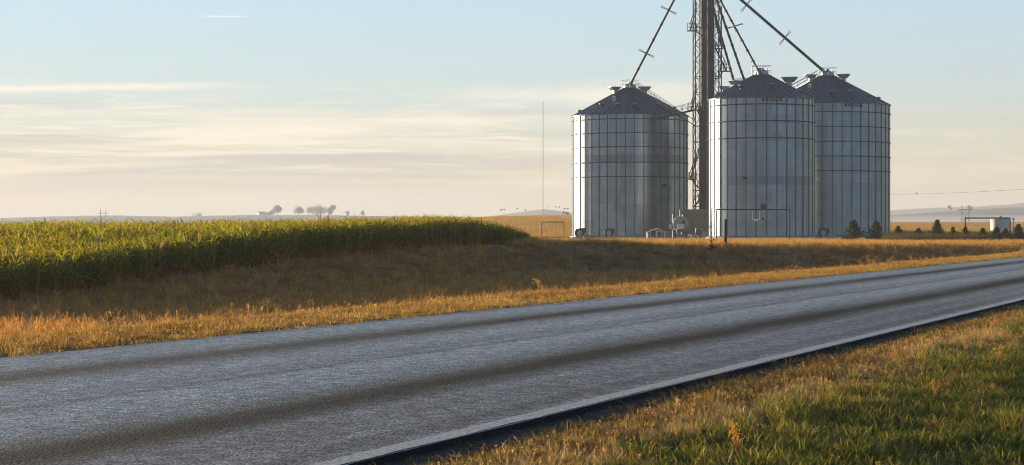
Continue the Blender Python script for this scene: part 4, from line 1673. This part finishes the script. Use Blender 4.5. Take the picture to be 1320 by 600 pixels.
def scatter(name, label, coll, pts, rot, scl, tint, idx):
    n = len(pts)
    me = bpy.data.meshes.new(name)
    me.vertices.add(n)
    me.vertices.foreach_set('co', np.asarray(pts, np.float32).ravel())
    a = me.attributes.new('rot', 'FLOAT_VECTOR', 'POINT'); a.data.foreach_set('vector', np.asarray(rot, np.float32).ravel())
    a = me.attributes.new('scl', 'FLOAT_VECTOR', 'POINT'); a.data.foreach_set('vector', np.asarray(scl, np.float32).ravel())
    a = me.attributes.new('tint', 'FLOAT_COLOR', 'POINT')
    t4 = np.concatenate([tint, np.ones((n, 1))], 1).astype(np.float32)
    a.data.foreach_set('color', t4.ravel())
    a = me.attributes.new('pick', 'INT', 'POINT'); a.data.foreach_set('value', np.asarray(idx, np.int32))
    me.update()
    o = link(name, me)
    tag(o, label, kind='stuff')
    ng = bpy.data.node_groups.new(name, 'GeometryNodeTree')
    ng.interface.new_socket('Geometry', in_out='INPUT', socket_type='NodeSocketGeometry')
    ng.interface.new_socket('Geometry', in_out='OUTPUT', socket_type='NodeSocketGeometry')
    N, L = ng.nodes, ng.links
    gi, go = N.new('NodeGroupInput'), N.new('NodeGroupOutput')
    ip = N.new('GeometryNodeInstanceOnPoints')
    ci = N.new('GeometryNodeCollectionInfo')
    ci.inputs['Collection'].default_value = coll
    ci.inputs['Separate Children'].default_value = True
    ci.inputs['Reset Children'].default_value = True
    ip.inputs['Pick Instance'].default_value = True

    def attr(nm, ty):
        q = N.new('GeometryNodeInputNamedAttribute')
        q.data_type = ty
        q.inputs['Name'].default_value = nm
        return q.outputs['Attribute']
    er = N.new('FunctionNodeEulerToRotation')
    L.new(attr('rot', 'FLOAT_VECTOR'), er.inputs[0])
    L.new(gi.outputs[0], ip.inputs['Points'])
    L.new(ci.outputs[0], ip.inputs['Instance'])
    L.new(attr('pick', 'INT'), ip.inputs['Instance Index'])
    L.new(er.outputs[0], ip.inputs['Rotation'])
    L.new(attr('scl', 'FLOAT_VECTOR'), ip.inputs['Scale'])
    L.new(ip.outputs[0], go.inputs[0])
    md = o.modifiers.new('scatter', 'NODES')
    md.node_group = ng
    return o


def in_view(X, Y, lo=-170, hi=1490, zmin=4, bottom=720):
    xc, z = camco(X, Y)
    zz = np.maximum(z, .5)
    px = CX + F * xc / zz
    py = HY + F * (H - height(X, Y)) / zz
    return (z > zmin) & (px > lo) & (px < hi) & (py < bottom)


def corn_plant(seed, tassel=False):
    rs = np.random.default_rng(seed)
    st = []
    h_ = 1.25 + .15 * rs.random()
    # stalk as crossed strips
    for a in (0, 1.05, 2.1):
        w = .012
        vv = []
        for i in range(4):
            z_ = h_ * .88 * i / 3
            ww = w * (1 - .5 * i / 3)
            vv += [(-math.cos(a) * ww, -math.sin(a) * ww, z_), (math.cos(a) * ww, math.sin(a) * ww, z_)]
        st.append((vv, (1.1, .8, .55), (.9, .95, .7)))
    nl = 10
    az = rs.random() * 6.28
    for i in range(nl):
        f_ = (i + .3) / nl
        zb = h_ * (.06 + .80 * f_)
        az += math.pi + rs.normal() * .45
        L = (.50 + .28 * math.sin(math.pi * (f_ * .8 + .15))) * (.8 + .4 * rs.random())
        up = .85 + .6 * f_ + .2 * rs.random()
        n = 5
        vv = []
        ca, sa = math.cos(az), math.sin(az)
        x, z_ = 0.0, zb
        ang = math.atan2(up, .55)
        tw = rs.normal() * .5
        droop = rs.uniform(.30, .62) * (1.15 - .55 * f_)
        for q in range(n + 1):
            g = q / n
            w = .036 * (math.sin(math.pi * min(1, g * .75 + .22)) ** .8) * (1 - g ** 3) + .003
            tt_ = az + math.pi / 2 + tw * g
            vv += [(ca * x - math.cos(tt_) * w, sa * x - math.sin(tt_) * w, z_), (ca * x + math.cos(tt_) * w, sa * x + math.sin(tt_) * w, z_ + tw * .02)]
            x += math.cos(ang) * L / n
            z_ += math.sin(ang) * L / n
            ang -= droop
        dry = f_ < .28
        s0 = (1.9, 1.05, .8) if dry else (.85 + .3 * rs.random(),) * 3
        s1 = (2.4, 1.25, .9) if dry else (1.25, 1.1, .9)
        st.append((vv, s0, s1))
    # rolled top leaf pointing up
    for q in range(2):
        vv = blade(rs, 3, .42 + .15 * rs.random(), .03, .25 + .2 * rs.random(), rs.random() * 6.28, 0, 0)
        vv = [(x, y, z_ + h_ * .82) for x, y, z_ in vv]
        st.append((vv, (1, 1, 1), (1.25, 1.15, .9)))
    if tassel:
        for q in range(5):
            vv = blade(rs, 2, .25, .012, .5 * rs.random(), rs.random() * 6.28, 0, 0)
            st.append(([(x, y, z_ + h_ * .98) for x, y, z_ in vv], (2.2, 1.3, .9), (2.6, 1.6, 1.0)))
    return strips_mesh('corn_plant', st, LEAF)


corn_c = template_collection('corn_plant', [corn_plant(100 + i, i == 5) for i in range(6)])


def build_corn():
    rs = np.random.default_rng(5)
    P_, = [[]]
    # front rows dense, thinning out with depth where only the tops show
    for t0, t1, s0, s1, dens in ((45.0, 49, 20, 122, 8.5), (49, 56, 15, 140, 5.5), (56, 75, 10, 175, 3.5), (75, 190, 10, 300, 1.7)):
        n = int((t1 - t0) * (s1 - s0) * dens)
        t = t0 + (t1 - t0) * rs.random(n)
        s = s0 + (s1 - s0) * rs.random(n)
        t = np.where(t < 56, np.round(t / .5) * .5 + rs.normal(size=n) * .07, t)
        P_.append(np.stack([-t, s], 1))
    pts = np.concatenate(P_)
    X, Y = pts[:, 0], pts[:, 1]
    xc, z = camco(X, Y)
    px = CX + F * xc / np.maximum(z, 1)
    # right-hand limit of the field follows the rise
    lim = np.interp(z, [100, 125, 180, 260], [694, 694, 672, 645])
    wig = (fbm(X * .25, Y * .25, 2) - .5) * 14
    ok = in_view(X, Y) & (px < lim + wig) & (z < 265) & (-X > 45.0 + (fbm(Y * .4, Y * 0 + 2, 3) - .5) * 1.2)
    X, Y, px, z, lim = X[ok], Y[ok], px[ok], z[ok], lim[ok]
    n = len(X)
    Z = height(X, Y)
    taper = np.where(px > 590, np.interp(lim - px, [-10, 0, 25, 55, 90], [.3, .42, .7, .92, 1.0]), 1.0)
    patch = fbm(X * .07, Y * .07, 3)
    s = taper * (.86 + .34 * rs.random(n)) * (.86 + .36 * patch)
    tall = rs.random(n) < .012
    s = np.where(tall, s * 1.22, s)
    scl = np.stack([s * .5 + .5, s * .5 + .5, s], 1)
    rot = np.stack([rs.normal(size=n) * .06, rs.normal(size=n) * .06, rs.random(n) * 6.283], 1)
    v = fbm(X * .3, Y * .3, 3)[:, None]
    green = np.array([.11, .135, .026]); yel = np.array([.27, .23, .032]); dull = np.array([.20, .145, .05])
    k = rs.random((n, 1))
    tint = green * (1 - v) + yel * v
    tint = np.where(k > .86, dull, tint) * (.8 + .4 * rs.random((n, 1)))
    scatter('corn_crop', 'tall green corn crop filling the field left of the road', corn_c, np.stack([X, Y, Z - .02], 1), rot, scl, tint, rs.integers(0, 6, n))
    return n


def tuft(seed, nb, h_, w_, rad, bend=.45, heads=0, seg=3):
    rs = np.random.default_rng(seed)
    st = []
    for i in range(nb):
        a = rs.random() * 6.28
        r_ = rad * rs.random() ** .6
        hh = h_ * (.45 + .75 * rs.random())
        vv = blade(rs, seg, hh, w_ * (.7 + .6 * rs.random()), bend * (.4 + 1.3 * rs.random()), a + rs.normal() * .8, math.cos(a) * r_, math.sin(a) * r_, .08, rs.normal() * .6)
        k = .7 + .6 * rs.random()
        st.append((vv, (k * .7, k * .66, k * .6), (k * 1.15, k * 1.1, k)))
    for i in range(heads):
        a = rs.random() * 6.28
        hh = h_ * (1.15 + .5 * rs.random())
        b = .12 + .2 * rs.random()
        x0, y0 = rad * .5 * rs.normal(), rad * .5 * rs.normal()
        vv = blade(rs, 3, hh, w_ * .5, b, a, x0, y0, .6)
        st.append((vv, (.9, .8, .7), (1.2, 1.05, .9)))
        tx, ty, tz = [(vv[-1][j] + vv[-2][j]) / 2 for j in range(3)]
        for q in range(5):
            d = rs.normal(size=3) * .02 * (h_ / .3)
            e = .035 * (h_ / .35)
            p0 = (tx + d[0], ty + d[1], tz - abs(d[2]) * 2 - q * e * .6)
            st.append(([(p0[0] - w_ * .45, p0[1], p0[2]), (p0[0] + w_ * .45, p0[1] + .004, p0[2]), (p0[0] - w_ * .2 + d[0], p0[1] + d[1], p0[2] + e), (p0[0] + w_ * .2 + d[0], p0[1] + d[1], p0[2] + e)],
                       (1.3, 1.1, .9), (1.5, 1.25, 1.0)))
    return strips_mesh('tuft', st, GRASSM)


def weed(seed):
    """dead branching weed with seed clusters"""
    rs = np.random.default_rng(seed)
    st = []
    h_ = .75
    for i in range(5):
        a = rs.random() * 6.28
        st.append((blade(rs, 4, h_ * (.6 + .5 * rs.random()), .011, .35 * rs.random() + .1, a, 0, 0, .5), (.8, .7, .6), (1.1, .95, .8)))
        vv = st[-1][0]
        for q in range(7):
            j = rs.integers(2, 5) * 2
            c = np.array(vv[j])
            d = rs.normal(size=3); d[2] = abs(d[2]); d /= np.linalg.norm(d)
            L = .12 * (.5 + rs.random())
            e = c + d * L
            st.append(([tuple(c - [.003, 0, 0]), tuple(c + [.003, 0, 0]), tuple(e - [.003, 0, 0]), tuple(e + [.003, 0, 0])], (.9, .8, .7), (1, .9, .8)))
            for w in range(4):
                o = e + rs.normal(size=3) * .018
                s = .014
                st.append(([tuple(o + [-s, 0, -s]), tuple(o + [s, s, -s * .5]), tuple(o + [-s, s, s]), tuple(o + [s, 0, s])], (1.2, 1, .85), (1.5, 1.25, 1)))
    return strips_mesh('weed', st, GRASSM)


bank_c = template_collection('bank_tuft', [tuft(320 + i, 36, .36, .014, .20, .9, 2) for i in range(5)])
short_c = template_collection('short_tuft', [tuft(180 + i, 40, .10, .0065, .13, 1.0, 1) for i in range(5)])
dry_c = template_collection('dry_tuft', [tuft(200 + i, 46, .16, .005, .10, .95, 1) for i in range(5)])
tall_c = template_collection('tall_tuft', [tuft(220 + i, 46, .36, .010, .16, .75, 5) for i in range(5)])
green_c = template_collection('green_tuft', [tuft(240 + i, 18, .14, .0105, .06, .8, 0) for i in range(5)])
mat_c = template_collection('matted_tuft', [tuft(260 + i, 40, .08, .006, .12, 1.3, 0) for i in range(4)])
stub_c = template_collection('stubble_tuft', [tuft(300 + i, 22, .42, .045, .45, .35, 0, 2) for i in range(4)])


def stub_keep(X, Y, rs):
    xc, z = camco(X, Y)
    px = CX + F * xc / np.maximum(z, 1)
    return (z < 740) & ((px < 780) & (px > 560) & (z > 215) & (z > 330 - 1.0 * np.maximum(0, 700 - px)) | (px > 1130) & (z > 360)) & (rs.random(len(X)) < .9)


weed_c = template_collection('dead_weed', [weed(280 + i) for i in range(5)])


def region(rs, s0, s1, t0, t1, dens):
    n = int((s1 - s0) * (t1 - t0) * dens)
    s = s0 + (s1 - s0) * rs.random(n)
    t = t0 + (t1 - t0) * rs.random(n)
    return -t, s


def grass(name, label, coll, ntemp, parts, seed, cols, smin, smax, keep=None, lean=.12, tall_noise=.5, sink=.01):
    rs = np.random.default_rng(seed)
    XY = [region(rs, *p) for p in parts]
    X = np.concatenate([a for a, b in XY]); Y = np.concatenate([b for a, b in XY])
    ok = in_view(X, Y)
    if keep is not None:
        ok &= keep(X, Y, rs)
    X, Y = X[ok], Y[ok]
    n = len(X)
    Z = height(X, Y)
    nz = fbm(X * .8 + seed, Y * .8, 3)
    s = (smin + (smax - smin) * rs.random(n)) * (1 - tall_noise / 2 + tall_noise * 1.2 * nz)
    rot = np.stack([rs.normal(size=n) * lean, rs.normal(size=n) * lean, rs.random(n) * 6.283], 1)
    cols = np.array(cols)
    v = np.clip(fbm(X * .5 + 3.1 * seed, Y * .5, 4) * 1.9 - .45 + .25 * rs.normal(size=n), 0, .999) * (len(cols) - 1)
    i0 = v.astype(int)
    f_ = (v - i0)[:, None]
    tint = (cols[i0] * (1 - f_) + cols[np.minimum(i0 + 1, len(cols) - 1)] * f_) * (.75 + .5 * rs.random((n, 1)))
    # each plant starts at its own point just in the soil
    scatter(name, label, coll, np.stack([X, Y, Z - sink], 1), rot, np.stack([s, s, s], 1), tint, rs.integers(0, ntemp, n))
    return n


counts = {}
counts['corn'] = build_corn()
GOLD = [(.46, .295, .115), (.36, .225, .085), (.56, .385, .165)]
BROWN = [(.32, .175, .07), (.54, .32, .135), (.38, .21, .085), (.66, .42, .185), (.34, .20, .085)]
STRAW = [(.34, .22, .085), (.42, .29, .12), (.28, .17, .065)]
tcf = lambda Y: np.interp(Y, S_K, TC_K)

# sunlit strip beside the far edge of the road
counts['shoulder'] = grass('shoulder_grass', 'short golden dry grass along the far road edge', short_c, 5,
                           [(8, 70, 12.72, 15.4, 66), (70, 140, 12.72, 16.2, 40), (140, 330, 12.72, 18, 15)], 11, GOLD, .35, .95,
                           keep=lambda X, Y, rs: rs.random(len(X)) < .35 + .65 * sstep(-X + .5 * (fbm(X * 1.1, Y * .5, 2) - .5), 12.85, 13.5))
# tall dead grass on the lip of the ditch
counts['lip'] = grass('ditch_lip_grass', 'tall dry grass stems on the lip of the ditch', tall_c, 5,
                      [(8, 150, 14.3, 17.0, 5)], 12, [(.36, .24, .09), (.27, .18, .08), (.42, .28, .11)], .2, .5,
                      keep=lambda X, Y, rs: rs.random(len(X)) < sstep(fbm(X * .6, Y * .22, 3), .40, .62))
counts['weeds'] = grass('dead_weeds', 'dead branching weeds standing along the ditch', weed_c, 5,
                        [(8, 150, 14.3, 16.8, .4)], 13, [(.26, .18, .08), (.34, .24, .10), (.18, .13, .07)], .2, .5,
                        keep=lambda X, Y, rs: rs.random(len(X)) < sstep(fbm(X * .5 + 4, Y * .16 + 9, 3), .42, .6))
# shaded ditch and bank
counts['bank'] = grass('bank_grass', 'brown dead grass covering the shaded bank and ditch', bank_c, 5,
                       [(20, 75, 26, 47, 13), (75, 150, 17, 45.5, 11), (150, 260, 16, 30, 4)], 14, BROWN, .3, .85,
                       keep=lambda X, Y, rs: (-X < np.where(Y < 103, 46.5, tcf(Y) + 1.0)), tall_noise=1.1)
# level straw-coloured ground round the bins
counts['yard'] = grass('yard_grass', 'sunlit straw coloured grass on the level ground by the bins', tall_c, 5,
                       [(104, 165, 17, 62, 8), (165, 300, 17, 95, 2.2)], 15, STRAW, .55, 1.0,
                       keep=lambda X, Y, rs: (-X > tcf(Y) - .6) & (CX + F * camco(X, Y)[0] / camco(X, Y)[1] > 664) & (camco(X, Y)[1] < 268))
# low tufts round the evergreens, tinted dark for tree bottoms and shaded grass
counts['tree_tufts'] = grass('shade_tinted_tufts', 'low tufts between the young evergreens, tinted dark for shaded grass', tall_c, 5,
                             [(190, 300, 18, 70, 9)], 16, [(.045, .045, .02), (.06, .05, .025), (.10, .08, .035)], 1.0, 2.1,
                             keep=lambda X, Y, rs: (camco(X, Y)[1] > 214) & (camco(X, Y)[1] < 243) & (CX + F * camco(X, Y)[0] / camco(X, Y)[1] > 1140))
# yellow crop beyond the trees
counts['yellow'] = grass('yellow_crop', 'ripening yellow crop beyond the young evergreens', tall_c, 5,
                         [(240, 420, 10, 120, 3.5)], 17, [(.30, .23, .05), (.22, .20, .05), (.38, .26, .07)], 1.6, 2.6,
                         keep=lambda X, Y, rs: (camco(X, Y)[1] > 300) & (camco(X, Y)[1] < 380) & (CX + F * camco(X, Y)[0] / camco(X, Y)[1] > 1146))
counts['stubble'] = grass('field_stubble', 'golden stubble covering the rising field behind the bins', stub_c, 4,
                          [(200, 760, 20, 420, 1.0)], 18, [(.36, .22, .075), (.42, .27, .10), (.32, .19, .065)], .8, 1.4,
                          keep=lambda X, Y, rs: stub_keep(X, Y, rs))
# near verge
FG = (8, 60, -4.0, 4.85)
counts['mat'] = grass('matted_weeds', 'brown matted weeds along the near asphalt edge', mat_c, 4,
                      [(8, 30, 4.25, 5.02, 230), (30, 80, 4.2, 5.05, 90)], 21, [(.15, .11, .04), (.22, .145, .05), (.10, .09, .03)], .55, 1.35,
                      keep=lambda X, Y, rs: rs.random(len(X)) < 1 - .75 * sstep(-X + .45 * (fbm(X * .8, Y * 1.4, 3) - .5), 4.55, 4.80))
counts['verge_dry'] = grass('verge_dry_grass', 'orange dry grass on the crest of the near verge', dry_c, 5,
                            [(8, 30, 0.2, 4.62, 170), (30, 90, -1, 4.6, 70)], 22, [(.44, .30, .14), (.54, .39, .20), (.36, .24, .105)], .26, .55,
                            keep=lambda X, Y, rs: rs.random(len(X)) < .19 + .81 * sstep(-X + 1.8 * (fbm(X * .6 + 8, Y * .45, 3) - .5), 3.0, 3.7))
counts['verge_green'] = grass('verge_green_grass', 'green grass mixed with dry blades on the near verge', green_c, 5,
                              [(8, 32, -2.5, 4.0, 190), (32, 90, -4, 3.8, 60)], 23, [(.08, .115, .02), (.15, .18, .034), (.29, .22, .062), (.10, .13, .028), (.34, .225, .08), (.17, .19, .04), (.12, .15, .03)], .4, 1.05,
                              keep=lambda X, Y, rs: rs.random(len(X)) < 1 - .93 * sstep(-X + 1.8 * (fbm(X * .6 + 8, Y * .45, 3) - .5), 3.0, 3.8))
counts['verge_weed'] = grass('verge_stalks', 'thin dry stalks rising from the near verge', weed_c, 5,
                             [(9, 45, -1.5, 4.4, .5)], 24, [(.28, .19, .08), (.34, .22, .09)], .12, .27)
print('instances', counts)

# ------------------------------------------------------------------ haze
m, n, l = mat_new('morning_haze')
out = n.new('ShaderNodeOutputMaterial')
pv = n.new('ShaderNodeVolumePrincipled')
pv.inputs['Color'].default_value = (0.76, 0.78, 0.83, 1)
pv.inputs['Density'].default_value = 0.00022
pv.inputs['Anisotropy'].default_value = 0.12
l.new(pv.outputs[0], out.inputs['Volume'])
hz = MB().box((0, 0, 28), (19000, 19000, 96)).build('haze', m)
tag(hz, 'thin morning haze over the fields', kind='stuff')

# mist lying in the valley before the ploughed hill
m, n, l = mat_new('valley_mist')
out = n.new('ShaderNodeOutputMaterial')
pv = n.new('ShaderNodeVolumePrincipled')
pv.inputs['Color'].default_value = (0.93, 0.93, 0.96, 1)
pv.inputs['Density'].default_value = 0.0007
pv.inputs['Anisotropy'].default_value = 0.3
l.new(pv.outputs[0], out.inputs['Volume'])
mb = MB()
pr = [(math.sin(math.pi * k / 12), -math.cos(math.pi * k / 12)) for k in range(13)]
mb.lathe([(max(a_, .002), b_) for a_, b_ in pr], 48)
mo = mb.build('mist', m, None, True, loc=P(1420, 1750, -4))
mo.rotation_euler = (0, 0, PSI)
mo.scale = (520, 430, 17)
tag(mo, 'low mist lying in the valley before the ploughed hill', kind='stuff')
